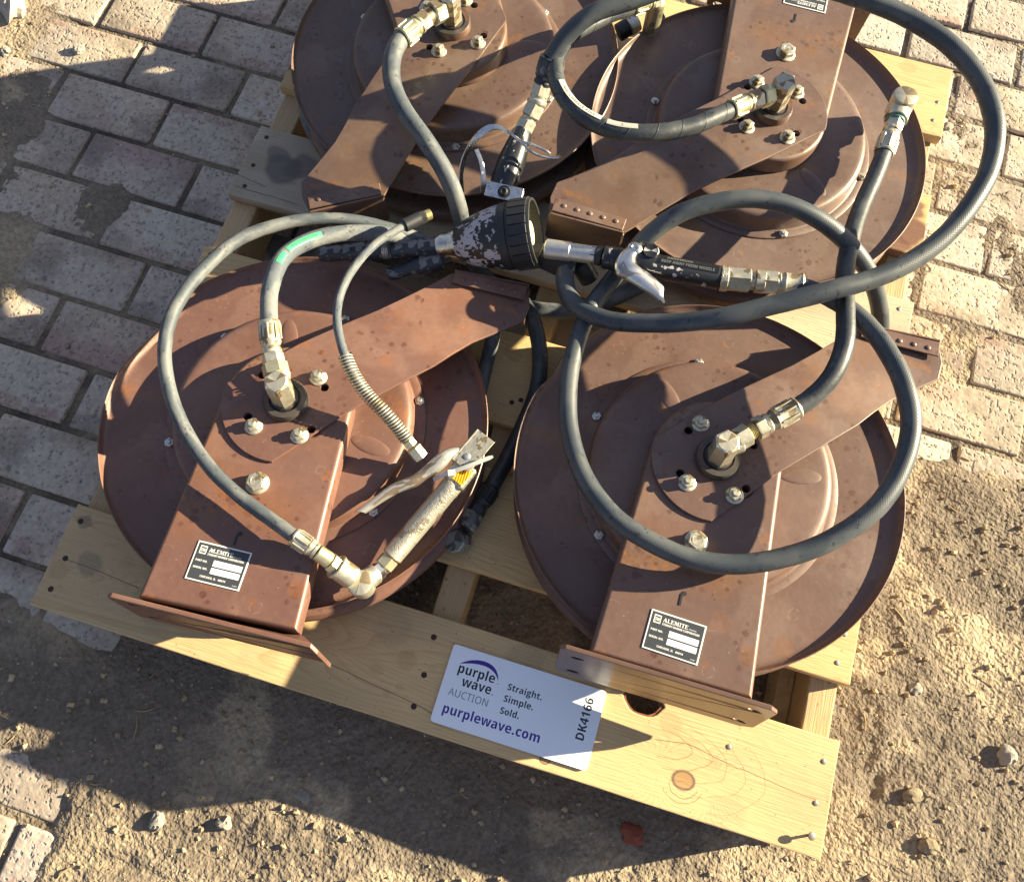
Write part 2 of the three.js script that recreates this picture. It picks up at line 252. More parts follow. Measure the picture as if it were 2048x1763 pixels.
function tubeBit(curve, s0, s1, r, sides = 20, caps = false) {        // piece of a curve between two lengths
  const L = curve.getLength(), n = Math.max(3, Math.ceil((s1 - s0) / 0.006)), pts = [];
  for (let i = 0; i <= n; i++) pts.push(curve.getPointAt(clamp((s0 + (s1 - s0) * i / n) / L)));
  const c = new THREE.CatmullRomCurve3(pts), g = new THREE.TubeGeometry(c, n * 2, r, sides, false), u = g.attributes.uv;
  for (let i = 0; i < u.count; i++) u.setX(i, (s0 + u.getX(i) * (s1 - s0)) / 0.25);
  const q = g.attributes.position, m = g.attributes.normal; for (let i = 0; i < q.count; i++) { const d = 0.0007 * (fbm(q.getX(i) * 90 + 50, q.getZ(i) * 90 + q.getY(i) * 60 + 50, 3) - 0.5); q.setXYZ(i, q.getX(i) + d * m.getX(i), q.getY(i) + d * m.getY(i), q.getZ(i) + d * m.getZ(i)); }
  const out = [g];
  if (caps) { out.push(rod(pts[0], pts[0].clone().lerp(pts[1], 0.3), r), rod(pts[n].clone().lerp(pts[n - 1], 0.3), pts[n], r)); }
  return merge(out);
}
function plate(outline, top, thick, holes = [], bevel = 0.001, seg = 2) {   // flat sheet: outline [x, z], its upper face at height top
  const s = new THREE.Shape(outline.map(([x, z]) => new THREE.Vector2(x, z)));
  for (const [x, z, r] of holes) { const h = new THREE.Path(); h.absarc(x, z, r, 0, Math.PI * 2, true); s.holes.push(h); }
  const g = new THREE.ExtrudeGeometry(s, { depth: thick - 2 * bevel, bevelEnabled: true, bevelSize: bevel, bevelOffset: -bevel, bevelThickness: bevel, bevelSegments: seg, curveSegments: 16 });
  g.translate(0, 0, bevel).rotateX(Math.PI / 2).translate(0, top, 0);
  return flatten(crease(g, 0.5));
}
function flatten(g) { const p = g.attributes.position, n = g.attributes.normal, a = V(), b = V(), c = V(); for (let i = 0; i < p.count; i += 3) { a.fromBufferAttribute(p, i); b.fromBufferAttribute(p, i + 1).sub(a); c.fromBufferAttribute(p, i + 2).sub(a); b.cross(c).normalize(); if (Math.abs(b.y) > 0.999) for (let k = 0; k < 3; k++) n.setXYZ(i + k, b.x, b.y, b.z); } return g; }
const lathe = (profile, sides = 96) => crease(new THREE.LatheGeometry(profile.map(([r, y]) => new THREE.Vector2(r, y)), sides), 0.7);
// strip of sheet metal swept along a curve: cross-section is an arc (cup) seen along the curve
function ribbon(curve, widthAt, thick, cup, up = V(0, 1, 0), n = 48) {
  const K = 8, pos = [], idx = [], ring = 2 * (K + 1);
  for (let i = 0; i <= n; i++) {
    const t = i / n, p = curve.getPointAt(t), d = curve.getTangentAt(t), u = typeof up === 'function' ? up(t) : up, side = d.clone().cross(u).normalize(), nn = side.clone().cross(d).normalize(), w = widthAt(t) / 2;
    for (let s = 0; s < 2; s++) for (let k = 0; k <= K; k++) {
      const a = (s ? K - k : k) / K * 2 - 1, q = p.clone().addScaledVector(side, a * w).addScaledVector(nn, -cup * a * a * w + (s ? -thick : 0));
      pos.push(q.x, q.y, q.z);
    }
  }
  for (let i = 0; i < n; i++) for (let k = 0; k < ring; k++) { const a = i * ring + k, b = i * ring + (k + 1) % ring, c = a + ring, e = b + ring; idx.push(a, b, c, b, e, c); }
  for (const o of [0, n * ring]) for (let k = 0; k < K; k++) { const a = o + k, b = o + k + 1, c = o + ring - 1 - k, e = o + ring - 2 - k; if (o) idx.push(a, c, b, b, c, e); else idx.push(a, b, c, b, e, c); }
  const g = new THREE.BufferGeometry(); g.setAttribute('position', new THREE.Float32BufferAttribute(pos, 3)); g.setIndex(idx);
  g.setAttribute('uv', new THREE.Float32BufferAttribute(new Float32Array(pos.length / 3 * 2).map((_, i) => i % 2 ? (i >> 1) % ring / ring : Math.floor((i >> 1) / ring) / n * 2), 2));
  g.computeVertexNormals();
  return crease(g, 0.8);
}

// sheet lever between two edge lines, crowned across
function blade(ea, eb, crown, thick, n = 40) {
  const A = curveOf(ea.map((p) => at(...p))), B = curveOf(eb.map((p) => at(...p))), K = 10, W = 2 * (K + 1), pos = [], uv = [], idx = [];
  for (let i = 0; i <= n; i++) for (let s = 0; s < 2; s++) for (let k = 0; k <= K; k++) { const t = (s ? K - k : k) / K, q = A.getPoint(i / n).lerp(B.getPoint(i / n), t), w = A.getPoint(i / n).distanceTo(B.getPoint(i / n)); pos.push(q.x, q.y + crown * w * Math.sqrt(Math.max(0, 1 - Math.pow(2 * t - 1, 2))) - (s ? thick : 0), q.z); uv.push(i / n * 0.5, t * 0.2); }
  for (let i = 0; i < n; i++) for (let k = 0; k < W; k++) { const a = i * W + k, b = i * W + (k + 1) % W; idx.push(a, b, a + W, b, b + W, a + W); }
  for (const o of [0, n * W]) for (let k = 0; k < K; k++) { const a = o + k, b = a + 1, c = o + W - 1 - k, e = c - 1; if (o) idx.push(a, b, c, b, e, c); else idx.push(a, c, b, b, c, e); }
  const g = new THREE.BufferGeometry(); g.setAttribute('position', new THREE.Float32BufferAttribute(pos, 3)); g.setAttribute('uv', new THREE.Float32BufferAttribute(uv, 2)); g.setIndex(idx); g.computeVertexNormals(); return crease(g, 0.7);
}

// ------------------------------------------------------------------ ground: packed dirt over concrete pavers
const GY = -0.127;
const bump2 = (x, z, cx, cz, rx, rz) => Math.max(0, 1 - Math.hypot((x - cx) / rx, (z - cz) / rz));
function cover(x, z) {                                                // 0 open joints ... 1 buried under dirt
  let c = 0.12;
  c = Math.max(c, 1.5 * bump2(x, z, -0.64, -0.64, 0.33, 0.42), 1.15 * bump2(x, z, -0.4, -0.46, 0.14, 0.2), 0.9 * bump2(x, z, -0.25, -0.62, 0.1, 0.1), 1.0 * bump2(x, z, -0.66, -0.9, 0.3, 0.2));
  const front = sst(-0.02, 0.05, z + (x > 0.07 ? 0.05 : 0) - 0.02 * Math.sin(x * 9));
  const near = sst(0.14, 0.2, z) * sst(0.62, 0.32, x);
  c = Math.max(c, front * (1 - 0.62 * near), sst(0.06, 0.12, x) * sst(1.03, 0.99, x) * sst(-1.2, -1.12, z));
  c = Math.max(c, sst(0.98, 1.04, x + 0.02 * Math.sin(z * 20)) * sst(-0.66, -0.53, z + 0.1 * (x - 1.1)));
  c = Math.max(c, 0.36 * sst(1.0, 1.06, x));
  c = Math.max(c, 0.55 * sst(1.2, 1.45, x) * sst(-1.3, -0.9, z), 0.9 * bump2(x, z, 1.3, -0.95, 0.2, 0.16));
  return c + 0.75 * (fbm(x * 11 + 40, z * 11 + 40, 5) - 0.5);
}
function dirtHeight(x, z) {
  const c = cover(x, z), n = fbm(x * 26 + 9, z * 26 + 2, 4) - 0.5, sand = sst(0.75, 1.05, c);
  return GY - 0.0052 + 0.0102 * sst(0.1, 0.95, c) + 0.0042 * n + sand * (0.011 * (fbm(x * 9, z * 9, 3) - 0.4) + mix(0.0012, 0.008, sst(0.38, 0.66, fbm(x * 7 + 21, z * 7 + 33, 3))) * (fbm(x * 60 + 5, z * 60, 4) - 0.5) - 0.004 * sst(0.06, 0, Math.abs(fbm(x * 3 + 9, z * 5 + 3, 2) - 0.5))) + 0.0026 * (fbm(x * 150, z * 150, 2) - 0.5);
}
{
  const axis = (a, b, st) => { const fine = []; for (let v = a; v <= b + 1e-6; v += st) fine.push(v); const lo = [], hi = []; for (let s = st * 2, v = a; v > -40; s *= 1.5) { v -= s; lo.unshift(v); } for (let s = st * 2, v = b; v < 40; s *= 1.5) { v += s; hi.push(v); } return [...lo, ...fine, ...hi]; };
  const X = axis(-0.85, 1.6, 0.0045), Z = axis(-1.7, 0.5, 0.0045), nx = X.length, nz = Z.length;
  const pos = new Float32Array(nx * nz * 3), uv = new Float32Array(nx * nz * 2), col = new Float32Array(nx * nz * 3), idx = new Uint32Array((nx - 1) * (nz - 1) * 6);
  for (let j = 0, k = 0; j < nz; j++) for (let i = 0; i < nx; i++, k++) {
    const x = X[i], z = Z[j];
    pos.set([x, dirtHeight(x, z), z], k * 3); uv.set([x / 0.6, z / 0.6], k * 2);
    const dampShade = Math.max(sst(0.45, 0.72, fbm(x * 6 + 70, z * 6 + 11, 4)), sst(0.42, 0.5, fbm(x * 7 + 3, z * 9 + 5, 5) + 0.2 * sst(0.2, 0.06, z) * sst(-0.4, -0.1, z) * sst(-0.1, 0.1, x) * sst(1.05, 0.9, x) - 0.06)), dark = 1 - 0.46 * dampShade, joint = 1 - 0.4 * sst(0.55, 0.15, cover(x, z));  // random damp patches, plus shade painted into the soil along the pallet front
    col.set([dark * joint, dark * joint * (0.98), dark * joint * (0.97 + 0.1 * dampShade)], k * 3);
  }
  for (let j = 0, k = 0; j < nz - 1; j++) for (let i = 0; i < nx - 1; i++, k += 6) { const a = j * nx + i; idx.set([a, a + nx, a + 1, a + 1, a + nx, a + nx + 1], k); }
  const g = new THREE.BufferGeometry();
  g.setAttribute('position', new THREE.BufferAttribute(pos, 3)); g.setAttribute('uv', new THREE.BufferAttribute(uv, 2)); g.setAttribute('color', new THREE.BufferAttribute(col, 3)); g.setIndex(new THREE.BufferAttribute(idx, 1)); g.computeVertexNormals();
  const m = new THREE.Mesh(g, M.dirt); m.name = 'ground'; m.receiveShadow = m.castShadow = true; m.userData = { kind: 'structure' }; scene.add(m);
}
{ // running bond, 200 x 100 mm, laid square to the pallet within a degree
  const root = new THREE.Group(); root.name = 'pavement'; root.userData = { kind: 'structure' }; root.rotation.y = -0.0162; scene.add(root);
  const mats = []; for (let i = 0; i < 9; i++) { const s = rr(0.78, 1.0), w = rr(-0.01, 0.05); mats.push(std({ map: M.paverMap, bumpMap: M.paverBump, bumpScale: 0.0035, roughness: 0.93, color: new THREE.Color().setRGB(clamp(s + w), clamp(s), clamp(s - w)) })); }
  const shapes = [];
  for (let i = 0; i < 10; i++) {
    const g = norm(new RoundedBoxGeometry(0.191, 0.05, 0.0915, 3, 0.0045)), p = g.attributes.position;
    for (let k = 0; k < p.count; k++) { const x = p.getX(k), y = p.getY(k), z = p.getZ(k), e = 0.0035; p.setXYZ(k, x + e * (fbm(z * 40 + i * 9, y * 30 + 3, 3) - 0.5), y + 0.0016 * (fbm(x * 20 + i * 7, z * 20, 3) - 0.5), z + e * (fbm(x * 40 + i * 5, y * 30 + 8, 3) - 0.5)); }
    g.computeVertexNormals(); boxUV(g, 0.8, rnd(), rnd()); shapes.push(crease(g, 0.7));
  }
  const c = Math.cos(0.0162), s = Math.sin(0.0162);
  for (let r = -10; r < 17; r++) for (let k = -6; k < 10; k++) {
    const u = -0.05 + k * 0.2 + (r & 1 ? 0.1 : 0), w = -0.0975 - r * 0.1006;         // along and across the courses
    const x = u * c - w * s, z = u * s + w * c;
    if (x < -0.85 || x > 1.6 || z < -1.7 || z > 0.5) continue;
    let hid = true; for (let a = -2; a <= 2 && hid; a++) for (let b = -1; b <= 1 && hid; b++) if (dirtHeight(x + a * 0.045, z + b * 0.04) < GY - 0.0005) hid = false;
    if (hid) continue;
    const m = new THREE.Mesh(shapes[Math.floor(rnd() * 10)], mats[Math.floor(rnd() * 9)]); m.name = numbered('paver'); m.castShadow = m.receiveShadow = true;
    m.position.set(u + rr(-0.0015, 0.0015), GY - 0.025 + rr(-0.0018, 0.0014), w + rr(-0.0012, 0.0012)); m.rotation.set(rr(-0.008, 0.008), (rnd() < 0.5 ? Math.PI : 0) + rr(-0.006, 0.006), rr(-0.006, 0.006));
    root.add(m);
  }
}
{ // crumbs of dirt and grit
  const ico = new THREE.IcosahedronGeometry(1, 1), p = ico.attributes.position;
  for (let i = 0; i < p.count; i++) { const v = V(p.getX(i), p.getY(i), p.getZ(i)), k = 0.55 + 0.9 * vn(v.x * 2 + 5, v.y * 2 + v.z * 3 + 5); p.setXYZ(i, v.x * k, v.y * k * 0.75, v.z * k); }
  ico.computeVertexNormals();
  const N = 16000, im = new THREE.InstancedMesh(ico, M.clod, N), q = new THREE.Object3D(), c = new THREE.Color(); let n = 0;
  for (let t = 0; t < 90000 && n < N; t++) {
    const x = rr(-0.85, 1.6), z = rr(-1.6, 0.45), cv = cover(x, z); if (rnd() > 0.05 + 0.95 * sst(0.35, 0.95, cv)) continue;
    const big = Math.pow(rnd(), 9), s = 0.0007 + 0.0042 * big, top = Math.max(dirtHeight(x, z), cv < 0.35 ? GY : -9);
    q.position.set(x, top + s * 0.25, z); q.rotation.set(rnd() * 7, rnd() * 7, rnd() * 7); q.scale.setScalar(s); q.updateMatrix(); im.setMatrixAt(n, q.matrix);
    const l = rr(0.7, 1.5); c.setRGB(l, l * 0.97, l * 0.93); im.setColorAt(n, c); n++;
  }
  im.count = n; im.name = 'loose_grit'; im.castShadow = im.receiveShadow = true; im.userData = { kind: 'stuff', label: 'loose crumbs of dirt and grit scattered over the ground', category: 'grit' }; scene.add(im);
}
function stone(px, py, s, mat, label, flat = 0.6, lift = 0) {
  const g = new THREE.IcosahedronGeometry(1, 3), p = g.attributes.position, o = rnd() * 50;
  for (let i = 0; i < p.count; i++) { const v = V(p.getX(i), p.getY(i), p.getZ(i)), k = 0.62 + 0.6 * vn(v.x * 1.6 + o, v.y * 1.6 + v.z * 2.3 + o) + 0.32 * vn(v.x * 4.2 + o, v.z * 4 + v.y * 3.7 + o); p.setXYZ(i, v.x * k * s, v.y * k * s * flat, v.z * k * s * 0.8); }
  g.computeVertexNormals(); const a = at(px, py, GY + lift), m = new THREE.Mesh(crease(g, 0.5), mat);
  m.name = numbered('stone'); m.position.set(a.x, Math.max(GY, dirtHeight(a.x, a.z)) + s * flat * 0.45 + lift, a.z); m.rotation.y = rnd() * 6; m.castShadow = m.receiveShadow = true; m.userData = { label, category: 'stone' }; scene.add(m);
}
stone(1263, 1666, 0.014, M.redstone, 'red brick chip lying in the shade before the front board', 0.5);
stone(2008, 1508, 0.013, M.stone, 'pale pointed stone in the sunlit sand right of the pallet');
stone(1850, 1690, 0.012, M.earth, 'largest clod in the sand right of the pallet corner');
stone(1820, 1590, 0.011, M.earth, 'crumbly clod between the pallet end and the pale pointed stone');
stone(1827, 1378, 0.009, M.stone, 'small pale stone in the sand beside the second board end');
stone(1896, 254, 0.008, M.stone, 'white pebble against the end of the rear deck board', 0.5);
stone(158, 103, 0.01, M.stone, 'round pale pebble on the sunlit dirty paver edge', 0.8);
stone(12, 105, 0.01, M.stone, 'pale pebble among gravel beside the shaded dark hollow');
stone(318, 1640, 0.011, M.stone, 'tan stone in the shadow near the front edge of the dirt', 0.8);
stone(453, 1643, 0.01, M.stone, 'second tan stone in the same shadow, nearer the pallet sign', 0.8);
stone(612, 1590, 0.008, M.stone, 'small grey stone lying in the pallet shadow', 0.7);
stone(30, 20, 0.03, M.stone, 'pale broken block corner lying on the dirt far from the pallet', 0.7);

{ // dry straw and twigs in the dirt
  const g = [];
  for (let i = 0; i < 120; i++) { let x, z; do { x = rr(-0.7, 1.5); z = rr(-1.3, 0.4); } while (cover(x, z) < 0.5 && rnd() < 0.8); const a = rnd() * 7, l = rr(0.008, 0.03), y = Math.max(GY, dirtHeight(x, z)) + 0.001, b = rr(-0.5, 0.5); g.push(new THREE.TubeGeometry(new THREE.QuadraticBezierCurve3(V(x, y, z), V(x + Math.cos(a) * l * 0.5, y + 0.002, z + Math.sin(a) * l * 0.5), V(x + Math.cos(a + b) * l, y, z + Math.sin(a + b) * l)), 5, rr(0.0004, 0.0011), 5)); }
  const m = mesh('straw_bits', g, std({ color: new THREE.Color().setRGB(0.34, 0.25, 0.13), roughness: 0.9 }), null); m.userData = { kind: 'stuff', label: 'dry straw and twig bits scattered over the dirt', category: 'straw' };
}
// ------------------------------------------------------------------ pallet
const BW = 1.016, TH = 0.018;
const pallet = thing('wooden_pallet', 'wooden shipping pallet of six unequal boards carrying four brown reels', 'pallet', V(0, GY, 0));
function board(z0, z1, mat, { x0 = 0, x1 = BW, thick = TH, top = 0, hole, v0 = 0, tile = 1.016, tv = 0.14, tilt = 0 } = {}) {
  const out = [], N = 40, wob = rnd() * 99;
  for (let i = 0; i <= N; i++) { const x = mix(x0, x1, i / N); out.push([x, z1 + 0.0016 * (fbm(x * 12 + wob, 3, 3) - 0.5)]); }
  for (let i = 0; i <= 6; i++) out.push([x1 + 0.0012 * (vn(i * 0.9 + wob, 9) - 0.5), mix(z1, z0, i / 6)]);
  for (let i = N; i >= 0; i--) { const x = mix(x0, x1, i / N); out.push([x, z0 + 0.0016 * (fbm(x * 12 + wob, 13, 3) - 0.5)]); }
  for (let i = 6; i >= 0; i--) out.push([x0 + 0.0012 * (vn(i * 0.9 + wob, 19) - 0.5), mix(z1, z0, i / 6)]);
  const s = new THREE.Shape(out.map(([x, z]) => new THREE.Vector2(x, z)));
  if (hole) s.holes.push(new THREE.Path(hole.map(([x, z]) => new THREE.Vector2(x, z))));
  const b = 0.0018, g0 = new THREE.ExtrudeGeometry(s, { depth: thick - 2 * b, bevelEnabled: true, bevelSize: b, bevelOffset: -b, bevelThickness: b, bevelSegments: 2 });
  g0.translate(0, 0, b).rotateX(Math.PI / 2).translate(0, top, 0);
  const g = flatten(crease(g0, 0.6)), p = g.attributes.position, n = g.attributes.normal, u = g.attributes.uv;
  for (let i = 0; i < p.count; i++) { const y = p.getY(i), z = p.getZ(i); u.setXY(i, p.getX(i) / tile, (z - z0 + (Math.abs(n.getY(i)) > 0.5 ? 0 : y)) / tv + v0); }
  if (tilt) g.rotateX(tilt);
  return mesh('deck_board', g, mat, pallet);
}
function nail(bd, x, z, rusty, up = -0.0002, r = 0.0036) {
  const p = V(x, 0, z), g = [turned(p.clone().add(V(0, up - 0.001, 0)), p.clone().add(V(rusty ? 0 : 0.0004, up + 0.0012, 0)), [[0, 0], [0, r], [0.0014, r * 0.96], [0.002, r * 0.6], [0.0021, 0]], 14)];
  if (up > 0.003) g.push(rod(p.clone().add(V(0, -0.002, 0)), p.clone().add(V(0, up, 0)), 0.0017));
  mesh('nail', g, rusty ? M.rustnail : M.nail, bd);
}
const HOLE = []; for (let i = 0; i < 22; i++) { const a = i / 22 * Math.PI * 2, r = 0.026 * (0.9 + 0.2 * vn(i * 0.8, 4)); HOLE.push([0.773 + Math.cos(a) * r * 0.95, -0.1135 + Math.sin(a) * r * 0.72]); }
const A = board(-0.1375, 0, M.woodA, { hole: HOLE, tv: 0.1375 });
mesh('knot_rim', crease((() => { const s = new THREE.Shape(HOLE.map(([x, z]) => new THREE.Vector2(mix(0.773, x, 1.0), mix(-0.1135, z, 1.0)))); s.holes.push(new THREE.Path(HOLE.map(([x, z], i) => new THREE.Vector2(mix(0.773, x, 0.9 - 0.06 * vn(i * 1.7, 7)), mix(-0.1135, z, 0.9 - 0.06 * vn(i * 1.7, 7)))))); return new THREE.ExtrudeGeometry(s, { depth: 0.014, bevelEnabled: false }).rotateX(Math.PI / 2).translate(0, -0.002, 0); })(), 0.5), M.rustwood, A);
for (const [x, z] of [[0.017, -0.026], [0.014, -0.117], [0.017, -0.067], [0.501, -0.111], [0.504, -0.064], [0.504, -0.025]]) nail(A, x, z, true, -0.0006, 0.0045);
for (const [x, z] of [[0.886, -0.092], [1.0, -0.109], [0.999, -0.06]]) nail(A, x, z, false);
nail(A, 0.997, -0.023, false, 0.011, 0.0048);
const B = board(-0.345, -0.206, M.woodB, { v0: 0.3 }); for (const [x, z] of [[0.996, -0.229], [0.999, -0.267]]) nail(B, x, z, false);
const Cb = board(-0.546, -0.409, M.woodB, { v0: 0.1, x0: 0.004 }); for (const [x, z, r] of [[0.017, -0.534, 1], [0.018, -0.485, 1], [0.514, -0.45, 1], [0.503, -0.443, 1]]) nail(Cb, x, z, r);
const D = board(-0.766, -0.637, M.woodG, { v0: 0.05 }); for (const [x, z, r] of [[0.017, -0.748, 1], [0.017, -0.695, 1], [0.019, -0.657, 1], [0.997, -0.748, 0]]) nail(D, x, z, r);
const Eb = board(-0.955, -0.844, M.woodE);
const Fb = board(-1.204, -1.066, M.woodB, { v0: 0.45 }); for (const [x, z] of [[0.999, -1.095], [1.001, -1.132]]) nail(Fb, x, z, false);
for (const [x0, x1] of [[0.004, 0.042], [0.487, 0.526], [0.972, 1.008]]) {
  const g = new RoundedBoxGeometry(x1 - x0, 0.088, 1.19, 2, 0.003); g.translate((x0 + x1) / 2, -TH - 0.0445, -0.602);
  const n = norm(g), p = n.attributes.position, m = n.attributes.normal, u = n.attributes.uv;
  for (let i = 0; i < p.count; i++) u.setXY(i, p.getZ(i) / 1.2 + x0, (Math.abs(m.getX(i)) > 0.5 ? p.getY(i) : p.getX(i)) / 0.09);
  mesh('stringer', n, M.woodS, pallet);
}
{ const g = new RoundedBoxGeometry(0.022, 0.05, 0.5, 2, 0.002); g.translate(0.9605, -0.1, -0.34); mesh('side_block', boxUV(g, 0.5), M.woodS, pallet); }
for (const [z0, z1] of [[-0.1, -0.005], [-0.65, -0.55], [-1.2, -1.1]]) { const g = new RoundedBoxGeometry(BW - 0.012, 0.016, z1 - z0, 2, 0.002); g.translate(BW / 2, GY + 0.0115, (z0 + z1) / 2); const n = norm(g), p = n.attributes.position, u = n.attributes.uv; for (let i = 0; i < p.count; i++) u.setXY(i, p.getX(i) / 1.016, p.getZ(i) / 0.14); mesh('bottom_board', n, M.woodG, pallet); }

// ------------------------------------------------------------------ writing
function canvasTex(w, h, draw) {
  const c = document.createElement('canvas'); c.width = w; c.height = h; draw(c.getContext('2d'), w, h);
  const t = new THREE.CanvasTexture(c); t.colorSpace = THREE.SRGBColorSpace; t.magFilter = THREE.LinearFilter; t.anisotropy = 8; return t;
}
function namePlateTex(stamped) {
  return canvasTex(620, 440, (c, w, h) => {
    c.fillStyle = '#dddcd4'; c.fillRect(0, 0, w, h); c.fillStyle = '#3b3e42'; c.fillRect(16, 16, w - 32, h - 32);
    c.fillStyle = '#e4e3dc'; c.textBaseline = 'alphabetic';
    c.fillRect(48, 44, 78, 92); c.fillStyle = '#3b3e42'; c.fillRect(56, 58, 62, 66); c.fillStyle = '#e4e3dc'; c.font = 'bold 52px sans-serif'; c.textAlign = 'center'; c.fillText('SW', 87, 110, 56);
    c.textAlign = 'left'; c.font = 'bold 62px serif'; c.fillText('ALEMITE', 150, 100, 280); c.font = '20px sans-serif'; c.fillText('DIVISION', 440, 100, 100);
    c.font = 'bold 33px sans-serif'; c.fillText('STEWART-WARNER CORPORATION', 148, 138, 420);
    c.font = 'bold 31px sans-serif'; c.fillText('PART NO.', 40, 222); c.fillText('SERIAL NO.', 40, 300); c.fillText('CHICAGO, IL   60614', 150, 386); c.font = '17px sans-serif'; c.fillText('337867', 530, 404);
    c.fillStyle = '#f3f3f0'; c.fillRect(246, 176, 330, 68); c.fillRect(246, 262, 330, 66);
    if (stamped) { c.fillStyle = '#c9cbd0'; c.font = '36px monospace'; c.fillText('7334-3', 300, 224); c.fillText('J', 300, 310); c.fillStyle = '#d9d8d2'; for (let i = 0; i < 40; i++) c.fillRect(150 + rnd() * 60, 50 + rnd() * 45, rr(2, 9), rr(2, 6)); }
    for (let i = 0; i < 70; i++) { c.fillStyle = rnd() < 0.5 ? 'rgba(220,220,210,0.35)' : 'rgba(20,20,22,0.35)'; c.fillRect(rnd() * w, rnd() * h, rr(1, 5), rr(1, 3)); }
  });
}
const plateMat = [true, false].map((s) => std({ map: namePlateTex(s), roughness: 0.38 }));

// ------------------------------------------------------------------ the four hose reels
const I = (x) => x / 1000;
const HUBBOLT = [[28, 39], [28, -39], [-28, 39], [-28, -39]], SPARE = [[39, 28], [39, -28], [-39, 28], [-39, -28]];
const upperFlange = boxUV(lathe([[0.02, 0.0545], [0.15, 0.0545], [0.227, 0.0545], [0.231, 0.0546], [0.2345, 0.0555], [0.2375, 0.058], [0.2395, 0.0615], [0.2402, 0.0632], [0.2412, 0.064], [0.2422, 0.0632], [0.2418, 0.061], [0.2395, 0.0565], [0.2355, 0.0535], [0.231, 0.0522], [0.227, 0.052], [0.02, 0.052]], 128), 0.5);
const lowerFlange = boxUV(lathe([[0.02, 0.0125], [0.227, 0.0125], [0.231, 0.0122], [0.2355, 0.0108], [0.2395, 0.0078], [0.2418, 0.003], [0.2422, 0.0002], [0.2412, -0.0005], [0.2402, 0.0002], [0.2395, 0.0025], [0.2375, 0.006], [0.2345, 0.0085], [0.231, 0.0095], [0.227, 0.0098], [0.02, 0.0098]], 128), 0.5);
const hoseCoil = (() => { const p = []; for (let k = 0; k < 3; k++) for (let i = 0; i <= 8; i++) { const a = -Math.PI / 2 + i / 8 * Math.PI; p.push([0.196 + 0.0055 * Math.cos(a) + 0.004 * (k % 2), 0.0195 + k * 0.0128 + 0.0064 * Math.sin(a)]); } return lathe([[0.05, 0.0128], ...p, [0.05, 0.0518]], 96); })();
const RIB = (a) => { const g = new THREE.SphereGeometry(1, 24, 12); g.scale(0.027, 0.002, 0.011).translate(0.107, 0.0842, 0).rotateY(a); return g; };
const coverGeo = boxUV(merge([lathe([[0.1625, 0.0546], [0.1628, 0.0562], [0.1618, 0.057], [0.1535, 0.057], [0.152, 0.0571], [0.1505, 0.0578], [0.1494, 0.0597], [0.148, 0.0755], [0.147, 0.0798], [0.1445, 0.0828], [0.141, 0.0842], [0.1365, 0.0846], [0.13, 0.0846], [0.06, 0.0846], [0.001, 0.0846]], 112), ...[0.45, 2.55, 4.65].map(RIB)]), 0.5, 0.37, 0.21);
const ARM_TOP = 0.1145;
const armOut = [[-90, 258]]; for (let i = 0; i <= 28; i++) { const a = Math.PI + i / 28 * Math.PI; armOut.push([78 * Math.cos(a), 78 * Math.sin(a)]); } armOut.push([90, 258]);
const mainArm = (() => {
  const skirt = (s) => { const sh = new THREE.Shape([[0.2, 0], [0.255, 0], [0.255, -0.052], [0.247, -0.05], [0.236, -0.028], [0.2, -0.012]].map(([a, b]) => new THREE.Vector2(-a, b))); const g = new THREE.ExtrudeGeometry(sh, { depth: 0.0028, bevelEnabled: false }); g.rotateY(Math.PI / 2).rotateY(-s * 0.047).translate(s > 0 ? 0.0748 : -0.0776, ARM_TOP - 0.03, 0); return g; };
  const holes = [...HUBBOLT, ...SPARE].slice(4).map(([x, z]) => [I(x), I(z), 0.0062]);
  return boxUV(merge([plate(armOut.map(([x, z]) => [I(x), I(z)]), ARM_TOP, 0.0315, holes, 0.0055, 5), skirt(1), skirt(-1)]), 0.5, 0.63, 0.4);
})();
const guideOut = [[75, -3], [104, -32], [160, -90], [178, -113], [198, -136], [243, -174], [255, -184], [258, -208], [253, -229], [247, -232], [150, -234], [124, -205], [101, -180], [72, -150], [28, -111], [-8, -79]];
for (let i = 0; i <= 22; i++) { const a = Math.PI + 0.12 - i / 22 * (Math.PI / 2 + 0.2); guideOut.push([77.5 * Math.cos(a), 77.5 * Math.sin(a)]); }
const DROP = (x, z) => -0.023 * sst(0.07, 0.33, Math.hypot(x, z));
